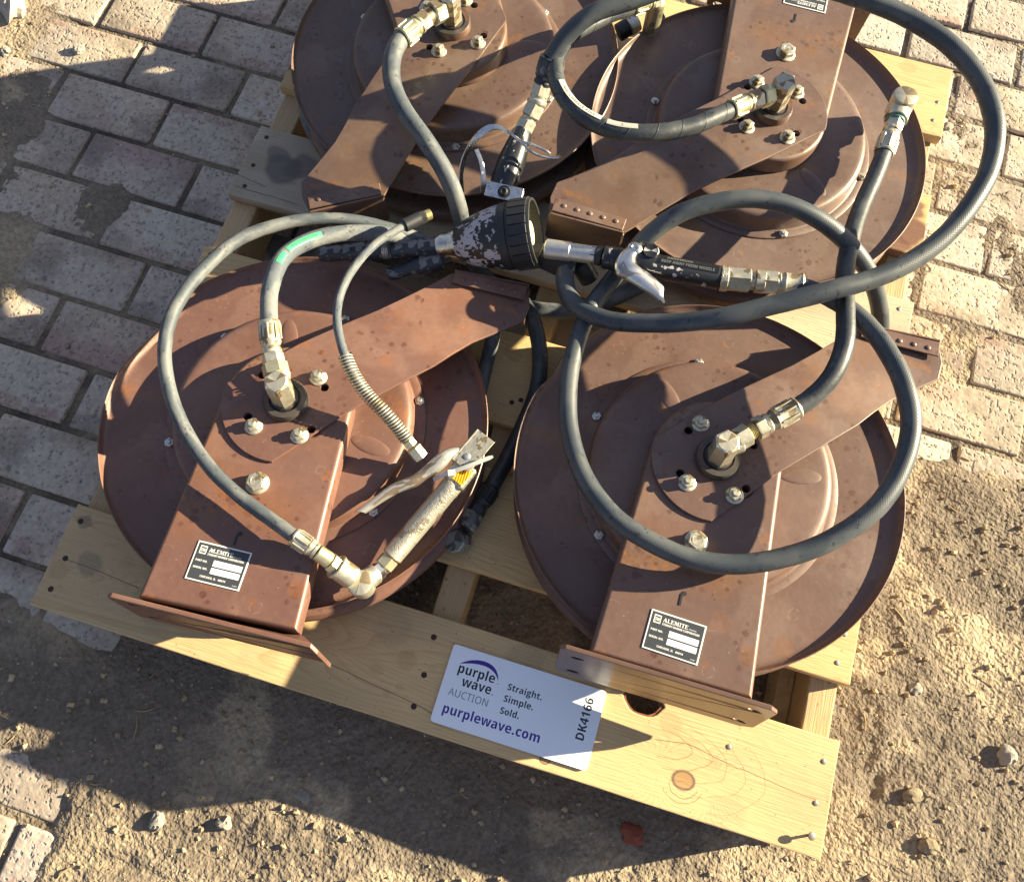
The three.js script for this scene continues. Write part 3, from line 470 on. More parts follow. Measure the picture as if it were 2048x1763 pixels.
function guideGeo() {
  const s = new THREE.Shape(guideOut.map(([x, z]) => new THREE.Vector2(I(x), I(z))));
  for (const [x, z] of SPARE) { const h = new THREE.Path(); h.absarc(I(x), I(z), 0.0062, 0, Math.PI * 2, true); s.holes.push(h); }
  const b = 0.001; let g = new THREE.ExtrudeGeometry(s, { depth: 0.0015, bevelEnabled: true, bevelSize: b, bevelOffset: -b, bevelThickness: b, bevelSegments: 2, curveSegments: 14 });
  g.translate(0, 0, b).rotateX(Math.PI / 2);
  // cut the big faces finer so that the sheet can dip towards its end
  const split = (g0) => { const p = g0.attributes.position, out = []; const rec = (a, c, d, n) => { const l = [a.distanceTo(c), c.distanceTo(d), d.distanceTo(a)], m = Math.max(...l); if (n > 11 || m < 0.03) { out.push(a, c, d); return; } const k = l.indexOf(m), q = [[a, c, d], [c, d, a], [d, a, c]][k], h = q[0].clone().add(q[1]).multiplyScalar(0.5); rec(q[0], h, q[2], n + 1); rec(h, q[1], q[2], n + 1); }; for (let i = 0; i < p.count; i += 3) rec(V().fromBufferAttribute(p, i), V().fromBufferAttribute(p, i + 1), V().fromBufferAttribute(p, i + 2), 0); const r = new THREE.BufferGeometry().setFromPoints(out); r.setAttribute('uv', new THREE.Float32BufferAttribute(new Float32Array(out.length * 2), 2)); return r; };
  g = split(norm(g)); const p = g.attributes.position; for (let i = 0; i < p.count; i++) p.setY(i, p.getY(i) + ARM_TOP + 0.0037 + DROP(p.getX(i), p.getZ(i)));
  g.computeVertexNormals(); return boxUV(crease(g, 0.2), 0.5, 0.11, 0.83);
}
const guideArm = guideGeo(), GE = ARM_TOP + 0.0037 - 0.0225;          // height of the sheet at its outer end
const guideTab = (() => {
  const g = [plate([[0.152, -0.216], [0.25, -0.212], [0.2505, -0.2325], [0.1535, -0.2345]], GE + 0.0065, 0.003, [], 0.0012, 3)];
  const face = new RoundedBoxGeometry(0.1, 0.058, 0.003, 2, 0.0012); face.translate(0.2015, GE - 0.0235, -0.236); g.push(face);
  for (const [x, w] of [[0.1515, -1], [0.252, 1]]) { const f = new RoundedBoxGeometry(0.003, 0.05, 0.03, 2, 0.0012); f.translate(x, GE - 0.028, -0.2205); g.push(f); }
  for (let i = 0; i < 5; i++) { const s = new THREE.SphereGeometry(0.0036, 12, 6, 0, Math.PI * 2, 0, Math.PI / 2); s.scale(1, 0.5, 1).translate(0.165 + i * 0.0178, GE + 0.0064, -0.2235 + i * 0.0006); g.push(s); }
  return boxUV(merge(g), 0.5, 0.4, 0.1);
})();
const rollerBox = (() => { const f = new RoundedBoxGeometry(0.088, 0.046, 0.026, 3, 0.004); f.translate(0.2015, GE - 0.03, -0.2195); return f; })();
const basePlate = (bent, lean) => {
  const s = new THREE.Shape([[-0.122, 0.006], [-0.116, 0.0105], [0.11, 0.0105], [0.118, 0.004], [0.118, -0.088], [0.106, -0.108], [-0.108, -0.108], [-0.122, -0.09]].map(([a, b]) => new THREE.Vector2(a, b)));
  for (const [x, y] of [[-0.1, -0.018], [-0.1, -0.084], [0.1, -0.018], [0.1, -0.084]]) { const h = new THREE.Path(); h.absellipse(x, y, 0.009, 0.006, 0, Math.PI * 2, true, 0); s.holes.push(h); }
  const b = 0.0012, g = crease(new THREE.ExtrudeGeometry(s, { depth: 0.0032, bevelEnabled: true, bevelSize: b, bevelOffset: -b, bevelThickness: b, bevelSegments: 2 }), 0.3).rotateX(-lean);
  g.translate(0, ARM_TOP - 0.006, 0.2595);
  const p = g.attributes.position; for (let i = 0; i < p.count; i++) { const x = p.getX(i), k = Math.max(0, Math.abs(x) - 0.092); p.setZ(i, p.getZ(i) + (x > 0 ? bent : 0.12 * bent) * k + 0.002 * (vn(x * 30 + 5, 3) - 0.5)); }
  return boxUV(g, 0.5, 0.2, 0.7);
};
const cap = (x, y, z, r, h, sides) => turned(V(x, y, z), V(x, y + 1, z), [[0, 0], [0, r], [h * 0.85, r], [h, r * 0.86], [h, 0]], sides);
const hubBolt = (x, z, y) => merge([turned(V(x, y, z), V(x, y + 1, z), [[0, 0], [0, 0.0108], [0.0012, 0.0108], [0.0028, 0.0085], [0.003, 0]], 22), cap(x, y + 0.002, z, 0.0085, 0.0062, 6), cap(x, y + 0.007, z, 0.0044, 0.0046, 14)]);
const capBolt = (x, z, y) => merge([turned(V(x, y, z), V(x, y + 1, z), [[0, 0], [0, 0.0138], [0.0016, 0.0138], [0.0034, 0.0112], [0.0036, 0]], 26), cap(x, y + 0.0028, z, 0.0118, 0.0075, 6), turned(V(x, y + 0.0099, z), V(x, y + 1, z), [[0, 0.0075], [0.0006, 0.0072], [0.0006, 0.0056], [0.0002, 0.0052], [0.0002, 0]], 20)]);
const collar = lathe([[0.0268, 0.112], [0.0268, 0.1265], [0.0252, 0.1292], [0.0188, 0.1292], [0.018, 0.1262], [0.0164, 0.1262], [0.016, 0.131], [0.0122, 0.1312], [0.0118, 0.124], [0.0005, 0.124]], 48);
const HUB_Y = ARM_TOP + 0.0037;
const REELS = [];
function frame(tx, tz, ang) { const n = V(tx, 1, tz).normalize(), u = n.clone().cross(V(0, 0, 1)).normalize(), w = u.clone().cross(n), c = Math.cos(ang), s = Math.sin(ang); return [u.clone().multiplyScalar(c).addScaledVector(w, -s), n, u.clone().multiplyScalar(s).addScaledVector(w, c)]; }
function dented(g0, list) { const g = g0.clone(), p = g.attributes.position; for (let i = 0; i < p.count; i++) { const x = p.getX(i), z = p.getZ(i), r = Math.hypot(x, z), a = Math.atan2(z, x); let k = 0; for (const [b, w, d] of list) { let q = a - b; q -= Math.PI * 2 * Math.round(q / (Math.PI * 2)); k += d * Math.exp(-q * q / (w * w)); } k *= sst(0.218, 0.238, r); p.setXYZ(i, x * (1 - k / r), p.getY(i) - k * 0.35, z * (1 - k / r)); } return g; }
function reel([x, y, z, ang, tx, tz], label, { spin, hexTurn, stamped, plateAt, dents, plateMetal, bent = 0.1, lean = 0.03, tint = [1, 1, 1], outlet = [0, 1], guideTurn = 0 }) {
  const root = thing('hose_reel', label, 'hose reel', V(x, y, z), 'brown hose reels lying on the pallet');
  const [X, n, Z] = frame(tx, tz, ang); root.quaternion.setFromRotationMatrix(new THREE.Matrix4().makeBasis(X, n, Z)); root.updateMatrixWorld();
  const pc = M.paint.clone(), pa = M.paintArm.clone(); pc.color.setRGB(...tint); pa.color.setRGB(...tint);
  const P = (nm, g, m, par = root) => { const o = new THREE.Mesh(g, m); o.name = nm; o.castShadow = o.receiveShadow = true; par.add(o); return o; };
  P('upper_flange', dents ? dented(upperFlange, dents) : upperFlange, pc); P('lower_flange', lowerFlange, pc); P('hose_coil', hoseCoil, M.rubberDark);
  const cv = P('spring_cover', coverGeo, pc); cv.rotation.y = spin;
  for (let i = 0; i < 6; i++) { const a = i * Math.PI / 3; P('cover_screw', merge([cap(0.1572 * Math.cos(a), 0.0568, 0.1572 * Math.sin(a), 0.0062, 0.0034, 6), cap(0.1572 * Math.cos(a), 0.0594, 0.1572 * Math.sin(a), 0.003, 0.0035, 10)]), M.steel, cv); }
  const arm = P('mount_arm', mainArm, pa); P('base_plate', basePlate(bent, lean), plateMetal ?? pa, arm);
  P('slot', new THREE.BoxGeometry(0.0024, 0.001, 0.013).translate(-0.006, ARM_TOP + 0.0003, 0.174), M.black, arm);
  P('slot', new THREE.CylinderGeometry(0.0026, 0.0026, 0.001, 12).translate(-0.0035, ARM_TOP + 0.0002, 0.1665), M.black, arm);
  P('cap_bolt', capBolt(-0.003, 0.105, ARM_TOP), M.zinc, arm);
  if (plateAt) { const g = new RoundedBoxGeometry(0.0625, 0.0009, 0.0445, 2, 0.0004), m = norm(g), q = m.attributes.position, u = m.attributes.uv; for (let i = 0; i < q.count; i++) u.setXY(i, q.getX(i) / 0.0625 + 0.5, 0.5 - q.getZ(i) / 0.0445); const o = P('name_plate', m, plateMat[stamped ? 0 : 1], arm); o.position.set(plateAt[0], ARM_TOP + 0.0006, plateAt[1]); o.rotation.y = -plateAt[2]; }
  const gd = P('guide_arm', guideArm, pa); gd.rotation.y = guideTurn; P('guide_bracket', guideTab, pa, gd); P('roller_box', rollerBox, M.black, gd);
  for (const [a, b] of HUBBOLT) P('hub_bolt', hubBolt(I(a), I(b), HUB_Y), M.zinc);
  P('hub_collar', collar, M.hubsteel);
  P('hub_seal', lathe([[0.0178, 0.1264], [0.0176, 0.1284], [0.0166, 0.1284], [0.0164, 0.1264]], 40), M.black);
  const o = V(outlet[0], outlet[2] ?? 0, outlet[1]).normalize(), e0 = V(0, 0.153, 0);
  const hx = merge([hex(V(0, 0.1295, 0), V(0, 0.1745, 0), 0.0262).rotateY(hexTurn), turned(V(0, 0.1744, 0), V(0, 1, 0), [[0, 0.0118], [0.0006, 0.0112], [0.0006, 0]], 30)]);
  const sw = P('swivel_elbow', hx, M.zinc);
  P('outlet_boss', rod(e0.clone().addScaledVector(o, 0.008), e0.clone().addScaledVector(o, 0.022), 0.0105), M.zinc, sw);
  REELS.push(root); return root;
}
const R1 = reel([0.2581, 0.0208, -0.30412, 0.09214, 0, -0.06], 'brown hose reel at front left with grease gun handle lying on its rim', { spin: -0.65, hexTurn: 0.35, stamped: true, plateAt: [-0.0152, 0.2065, 0.03], dents: [[-2.75, 0.24, 0.012], [-2.45, 0.12, -0.003]], bent: 0.55, tint: [1.08, 0.95, 0.92], outlet: [-0.2, -1, 0.12] });
const R2 = reel([0.774, 0.01997, -0.3897, 0.01286, -0.04, -0.04], 'brown hose reel at front right encircled by a big black hose loop', { spin: -0.26, hexTurn: 0.2, plateAt: [-0.0045, 0.2165, 0.04], dents: [[-2.8, 0.08, 0.006]], outlet: [0.85, -0.5, 0.08], guideTurn: 0.03, lean: 0.1, plateMetal: std({ map: wornTex([0.15, 0.09, 0.066], [0.3, 0.25, 0.24], 0.52, 2), metalness: 0.35, roughness: 0.3 }) });
const R3 = reel([0.2721, 0.0206, -0.9142, 3.6866, -0.0196, 0.01667], 'brown hose reel at back left half out of view behind the pistol valve', { spin: 0.3, hexTurn: 0.1, tint: [0.92, 0.98, 0.95], plateAt: [-0.01, 0.21, 0], outlet: [0.95, -0.35, 0.02] });
const R4 = reel([0.7289, 0.0241, -0.9046, 3.1661, 0.02716, -0.0057], 'brown hose reel at back right with lettered black hose at its hub', { spin: -0.12, hexTurn: 0.4, tint: [0.94, 1.02, 1.05], plateAt: [-0.0155, 0.2165, 0], outlet: [0.9, -0.3, 0.0] });
const onReel = (r, x, y, z) => r.localToWorld(V(x, y, z));

// ------------------------------------------------------------------ hoses
const ferrule = (p0, p1, r) => { const L = p0.distanceTo(p1); return turned(p0, p1, [[0, 0], [0, r * 0.98], [0.002, r * 1.06], [0.004, r], [L * 0.3, r * 0.97], [L * 0.62, r * 0.97], [L * 0.7, r * 1.03], [L * 0.8, r * 0.86], [L * 0.86, r * 0.84], [L * 0.9, r * 0.95], [L, r * 0.92], [L, 0]], 26); };
const crimps = (p0, p1, r) => { const out = [], d = p1.clone().sub(p0), L = d.length(), e = d.clone().normalize(), a = V(0, 1, 0).cross(e).normalize(), b = e.clone().cross(a); for (let i = 0; i < 8; i++) { const t = i / 8 * Math.PI * 2, o = a.clone().multiplyScalar(Math.cos(t) * r * 0.99).addScaledVector(b, Math.sin(t) * r * 0.99); out.push(rod(p0.clone().addScaledVector(e, L * 0.12).add(o), p0.clone().addScaledVector(e, L * 0.62).add(o), r * 0.13, r * 0.13, 0.0003)); } return merge(out); };
// fits: [kind, s0, s1, size, material] placed along the hose from its start (or, with negative numbers, from its end)
function hose(name, label, pts, r, mat, fits = [], span = [0, 0], group) {
  const c0 = trail(pts), L0 = c0.getLength(), nw = Math.ceil(L0 / 0.012), wp = [];
  for (let i = 0; i <= nw; i++) { const s = L0 * i / nw, e = 0.002 * sst(0, 0.1, Math.min(s, L0 - s)); wp.push(c0.getPointAt(i / nw).add(V((vn(s * 18, 3 + L0) - 0.5) * e, (vn(s * 18, 9 + L0) - 0.5) * e, (vn(s * 18, 15 + L0) - 0.5) * e))); }
  const c = new THREE.CatmullRomCurve3(wp), L = c.getLength(), base = c.getPointAt(0.5);
  const t = thing(name, label, name.includes('spout') ? 'spout' : 'hose', V(base.x, base.y - r, base.z), group);
  const S = (s) => s < 0 ? L + s : s, pt = (s) => c.getPointAt(clamp(S(s) / L));
  mesh('hose_tube', tubeBit(c, span[0], L - span[1], r, 22, true), mat, t);
  for (const [kind, s0, s1, size, m = M.zinc] of fits) {
    const a = pt(s0), b = pt(s1), rev = kind === 'ferrule' && s0 >= 0 ? [b, a] : [a, b];
    if (kind === 'ferrule') mesh('hose_ferrule', [ferrule(rev[0], rev[1], size), crimps(rev[0], rev[1], size)], m, t);
    else if (kind === 'hex') mesh('hex_nut', hex(a, b, size), m, t);
    else if (kind === 'thread') { const k = [], n = Math.max(3, Math.round(a.distanceTo(b) / 0.0018)), f = along(a, b), D = a.distanceTo(b); k.push(rod(a, b, size * 0.92)); for (let i = 0; i < n; i++) k.push(turned(f((i + 0.2) / n * D), f((i + 1) / n * D), [[0, size * 0.9], [D / n * 0.4, size], [D / n * 0.8, size * 0.9]], 22)); mesh('thread', k, m, t); }
    else mesh(kind, rod(a, b, size), m, t);
  }
  t.userData.curve = undefined; delete t.userData.curve;
  return { t, c, L, pt };
}
const w3 = (v) => [v.x, v.z, v.y];                                     // a world point in trail() order
// print on a hose: a thin band wrapped on the side that faces up
function hosePrint(h, s0, s1, r, text, fg, bg, name, parent, flip = false, roll = 0.2) {
  const tex = canvasTex(512, 64, (c, w, hh) => { c.fillStyle = bg; c.fillRect(0, 0, w, hh); c.fillStyle = fg; c.font = 'bold 46px sans-serif'; c.textAlign = 'center'; c.textBaseline = 'middle'; c.fillText(text, w / 2, hh / 2 + 2, w - 20); });
  const n = 40, K = 8, pos = [], uv = [], idx = [];
  for (let i = 0; i <= n; i++) {
    const s = mix(s0, s1, i / n), p = h.c.getPointAt(s / h.L), d = h.c.getTangentAt(s / h.L), side = d.clone().cross(V(0, 1, 0)).normalize(), up = side.clone().cross(d);
    for (let k = 0; k <= K; k++) { const a = (k / K - 0.5) * 0.72 + roll, q = p.clone().addScaledVector(up, Math.cos(a) * (r + 0.0005)).addScaledVector(side, Math.sin(a) * (r + 0.0005)); pos.push(q.x, q.y, q.z); uv.push(flip ? 1 - i / n : i / n, flip ? k / K : 1 - k / K); }
  }
  for (let i = 0; i < n; i++) for (let k = 0; k < K; k++) { const a = i * (K + 1) + k, b = a + 1, c = a + K + 1, e = c + 1; idx.push(a, b, c, b, e, c); }
  const g = new THREE.BufferGeometry(); g.setAttribute('position', new THREE.Float32BufferAttribute(pos, 3)); g.setAttribute('uv', new THREE.Float32BufferAttribute(uv, 2)); g.setIndex(idx); g.computeVertexNormals();
  mesh(name, g, std({ map: tex, roughness: 0.55, side: THREE.DoubleSide }), parent);
}
{ // inlet hose of the front left reel
  const e = onReel(R1, 0, 0.153, 0);
  const h = hose('inlet_hose', 'short black hose with green print rising from the front left reel hub', [w3(e), [543, 702, 0.181], [538, 640, 0.19], [541, 575, 0.19], [566, 515, 0.18], [620, 481, 0.165], [690, 466, 0.15], [755, 466, 0.135], [830, 478, 0.1]], 0.0103, M.rubberDusty,
    [['hex', 0.018, 0.032, 0.0265, M.gold], ['hex', 0.032, 0.044, 0.0225], ['washer', 0.044, 0.048, 0.0118], ['ferrule', 0.047, 0.083, 0.0122]], [0.06, 0]);
  hosePrint(h, 0.158, 0.176, 0.0103, '00', '#124a2a', '#3fb873', 'green_print', h.t, false, 0.35);
  hosePrint(h, 0.182, 0.235, 0.0103, 'MATCHMATE Plus', '#0f3d22', '#41bb75', 'green_print', h.t, true, 0.3);
}
const H2 = hose('grease_hose', 'dusty grey hose curving over the front left reel to the grease swivel', [[722, 1166, 0.126], [690, 1146, 0.138], [648, 1112, 0.156], [600, 1081, 0.165], [556, 1050, 0.165], [470, 985, 0.164], [404, 912, 0.168], [366, 848, 0.177], [342, 790, 0.187], [330, 720, 0.197], [337, 655, 0.202], [362, 595, 0.2], [408, 535, 0.19], [475, 480, 0.178], [560, 448, 0.165], [640, 437, 0.152], [715, 441, 0.14], [800, 463, 0.12], [850, 480, 0.1]], 0.0079, M.rubberGrey,
  [['swivel_sleeve', 0.012, 0.034, 0.0135], ['groove_ring', 0.033, 0.037, 0.0148], ['hex', 0.037, 0.046, 0.019, M.gold], ['fitting_body', 0.046, 0.064, 0.0095, M.gold], ['ferrule', 0.064, 0.095, 0.0102]], [0.08, 0]);
const H3 = hose('whip_hose', 'thin printed whip hose with coiled spring guard crossing the front left reel', [[842, 915, 0.128], [818, 884, 0.14], [775, 832, 0.158], [728, 782, 0.172], [694, 724, 0.182], [675, 660, 0.188], [677, 600, 0.188], [703, 542, 0.184], [748, 490, 0.178], [795, 459, 0.172], [822, 444, 0.168], [862, 427, 0.164]], 0.0052, M.rubberDusty,
  [['hex', 0.0, 0.016, 0.0165], ['hex', 0.018, 0.027, 0.013, M.gold], ['end_sleeve', -0.04, -0.016, 0.0085, M.black], ['hex', -0.018, -0.009, 0.015, M.black], ['brass_tip', -0.009, -0.0005, 0.0068, M.brass]], [0.02, 0.03]);
{ // spring guard
  const c = H3.c, L = H3.L, s0 = 0.028, s1 = 0.152, turns = 33, pts = [];
  const frames = (s) => { const d = c.getTangentAt(s / L), a = d.clone().cross(V(0, 1, 0)).normalize(); return [a, a.clone().cross(d)]; };
  for (let i = 0; i <= turns * 10; i++) { const s = mix(s0, s1, i / (turns * 10)), a = i / 10 * Math.PI * 2, [u, w] = frames(s); pts.push(c.getPointAt(s / L).addScaledVector(u, Math.cos(a) * 0.0075).addScaledVector(w, Math.sin(a) * 0.0075)); }
  mesh('spring_guard', new THREE.TubeGeometry(new THREE.CatmullRomCurve3(pts), turns * 14, 0.00125, 7), M.zinc, H3.t);
}
{ // inlet hose of the front right reel, up to a loose elbow over the rear reel
  const e = onReel(R2, 0, 0.153, 0);
  const h = hose('inlet_hose', 'black hose from the front right reel hub ending in a loose silver elbow', [w3(e), [1500, 865, 0.178], [1560, 833, 0.182], [1618, 800, 0.188], [1664, 752, 0.196], [1689, 690, 0.2], [1692, 620, 0.195], [1690, 560, 0.185], [1698, 500, 0.17], [1718, 430, 0.155], [1742, 370, 0.145], [1766, 310, 0.14], [1786, 255, 0.14], [1799, 218, 0.138]], 0.0112, M.rubberDark,
    [['hex', 0.018, 0.034, 0.0235], ['thread', 0.034, 0.043, 0.0098, M.brass], ['hex', 0.043, 0.055, 0.0235], ['ferrule', 0.055, 0.098, 0.0128], ['ferrule', -0.083, -0.04, 0.0128], ['hex', -0.041, -0.026, 0.0215], ['green_ring', -0.027, -0.02, 0.013, std({ color: new THREE.Color().setRGB(0.08, 0.19, 0.16), roughness: 0.5 })]], [0.07, 0.06]);
  const p = at(1802, 208, 0.138), q = h.pt(-0.022);
  mesh('elbow', [rod(q, p.clone().lerp(q, 0.2), 0.0158), turned(p.clone().add(V(0.002, -0.016, 0.002)), p.clone().add(V(-0.001, 0.02, 0)), [[0, 0], [0, 0.0165], [0.03, 0.0172], [0.0335, 0.0165], [0.0345, 0.0148], [0.0342, 0]], 34)], M.zinc, h.t);
}
const H5 = hose('delivery_hose', 'thick black hose looping round the front right reel from the lever valve', [[1592, 570, 0.172], [1650, 590, 0.18], [1715, 632, 0.19], [1768, 692, 0.2], [1807, 765, 0.205], [1823, 845, 0.205], [1806, 930, 0.2], [1752, 1015, 0.195], [1660, 1082, 0.185], [1545, 1120, 0.176], [1430, 1126, 0.17], [1325, 1096, 0.168], [1232, 1036, 0.165], [1172, 958, 0.158], [1142, 870, 0.148], [1136, 775, 0.14], [1152, 690, 0.13], [1185, 612, 0.12], [1236, 545, 0.125], [1292, 475, 0.17], [1362, 425, 0.195], [1450, 401, 0.205], [1545, 402, 0.205], [1630, 434, 0.195], [1694, 484, 0.175], [1738, 545, 0.14], [1757, 610, 0.09], [1758, 680, 0.04], [1740, 740, 0.02]], 0.0114, M.rubberWeave, [], [0, 0]);
const H7 = hose('long_hose', 'longest black hose sweeping out past the right side of the pallet', [[1102, 116, 0.2], [1132, 72, 0.22], [1185, 28, 0.24], [1260, 2, 0.25], [1400, -42, 0.26], [1560, -46, 0.27], [1700, -10, 0.27], [1820, 36, 0.265], [1905, 95, 0.26], [1965, 170, 0.255], [1989, 250, 0.25], [1980, 335, 0.24], [1935, 420, 0.23], [1860, 497, 0.22], [1760, 553, 0.215], [1650, 584, 0.212], [1540, 612, 0.2], [1430, 636, 0.185], [1320, 646, 0.165], [1215, 640, 0.145], [1148, 606, 0.13], [1130, 560, 0.125], [1136, 520, 0.125]], 0.0118, M.rubberWeave, [], [0, 0]);
{ const e = onReel(R4, 0, 0.153, 0);
  const h = hose('inlet_hose', 'wrapped black hose with white print joined to the back right hub', [w3(e), [1536, 190, 0.18], [1490, 208, 0.185], [1440, 230, 0.19], [1380, 254, 0.195], [1300, 266, 0.2], [1215, 256, 0.2], [1148, 218, 0.2], [1115, 165, 0.2], [1116, 112, 0.195], [1148, 66, 0.185], [1205, 35, 0.17], [1262, 14, 0.155], [1316, -4, 0.145]], 0.0112, M.rubberDark,
    [['hex', 0.016, 0.032, 0.0255, M.gold], ['hex', 0.034, 0.05, 0.0225], ['ferrule', 0.05, 0.084, 0.0128, M.gold], ['ferrule', -0.05, -0.014, 0.0126, M.gold], ['hex', -0.014, -0.001, 0.0225]], [0.06, 0.03]);
  const L = h.L, pts = []; for (let s = 0.086; s < L - 0.05; s += 0.0022) { const a = (s - 0.086) / 0.034 * Math.PI * 2, d = h.c.getTangentAt(s / L), u = d.clone().cross(V(0, 1, 0)).normalize(), w = u.clone().cross(d); pts.push(h.c.getPointAt(s / L).addScaledVector(u, Math.cos(a) * 0.0111).addScaledVector(w, Math.sin(a) * 0.0111)); }
  mesh('wrap_seam', new THREE.TubeGeometry(new THREE.CatmullRomCurve3(pts), pts.length * 2, 0.0006, 5), M.rubberDark, h.t);
  hosePrint(h, 0.222, 0.262, 0.0113, '0', '#15171c', '#a9a69b', 'white_print', h.t, true, 0.15);
  hosePrint(h, 0.27, 0.352, 0.0113, 'MATCHMATE Plus', '#1c1e24', '#b9b6ac', 'white_print', h.t, true, 0.3);
}
{ const e = onReel(R3, 0, 0.153, 0);
  hose('inlet_hose', 'black hose dropping from the back left hub behind the bell nozzle', [w3(e), [872, 24, 0.18], [836, 50, 0.183], [800, 82, 0.185], [783, 125, 0.187], [787, 175, 0.187], [812, 225, 0.183], [848, 275, 0.175], [883, 330, 0.16], [908, 385, 0.14], [926, 445, 0.1], [945, 515, 0.06], [985, 572, 0.03], [1045, 612, 0.022], [1125, 622, 0.02], [1215, 600, 0.02], [1300, 560, 0.02]], 0.0118, M.rubberGrey,
    [['hex', 0.016, 0.034, 0.028], ['thread', 0.034, 0.044, 0.0112], ['hex', 0.044, 0.058, 0.0235], ['ferrule', 0.058, 0.094, 0.0142, M.gold]], [0.075, 0]);
}
{ const h = hose('outlet_hose', 'black hose from under the left guide arm to a dark elbow on the deck', [[1046, 604, 0.05], [1066, 640, 0.045], [1079, 700, 0.035], [1076, 770, 0.022], [1050, 840, 0.016], [1012, 920, 0.016], [975, 985, 0.022], [945, 1030, 0.024]], 0.0108, M.rubberDark, [['ferrule', -0.045, -0.012, 0.0128, M.black], ['hex', -0.013, -0.001, 0.023, M.black]]);
  const a = at(948, 1026, 0.024), b = at(915, 1082, 0.026); mesh('elbow', [rod(a, a.clone().lerp(b, 0.55), 0.0145, 0.0145, 0.002), turned(b.clone().add(V(0.004, -0.016, -0.004)), b.clone().add(V(-0.006, 0.02, 0.006)), [[0, 0], [0, 0.0155], [0.024, 0.0158], [0.028, 0.0146], [0.0295, 0.0125], [0.0292, 0]], 8)], M.darksteel, h.t); }
hose('outlet_hose', 'grey hose end dropping from the left guide arm onto the deck', [[990, 650, 0.07], [982, 690, 0.04], [970, 740, 0.015], [955, 800, 0.014], [930, 860, 0.014]], 0.0098, M.rubberGrey);
hose('outlet_hose', 'grey hose showing below the rim of the back left reel', [[606, 215, 0.02], [618, 255, 0.016], [640, 292, 0.014], [668, 330, 0.014]], 0.0085, M.rubberGrey);
{ const c = at(1288, 28, 0.06), t = thing('pipe_elbow', 'dark and brass pipe elbow standing between the two back reels', 'pipe fitting', V(c.x, 0, c.z));
  const p = at(1310, 22, 0.12); mesh('elbow_body', [rod(p.clone().add(V(0, -0.07, 0)), p.clone().add(V(0, 0.012, 0)), 0.0125), new THREE.SphereGeometry(0.0128, 20, 14).translate(p.x, p.y + 0.012, p.z)], M.gold, t);
  mesh('sleeve', rod(at(1312, 36, 0.08), at(1306, 62, 0.05), 0.0145), M.blueblack, t); mesh('hose_stub', rod(at(1276, 42, 0.07), at(1236, 66, 0.06), 0.0135), M.black, t); mesh('crimp_band', rod(at(1274, 43, 0.07), at(1256, 54, 0.067), 0.0142), M.steel, t); }

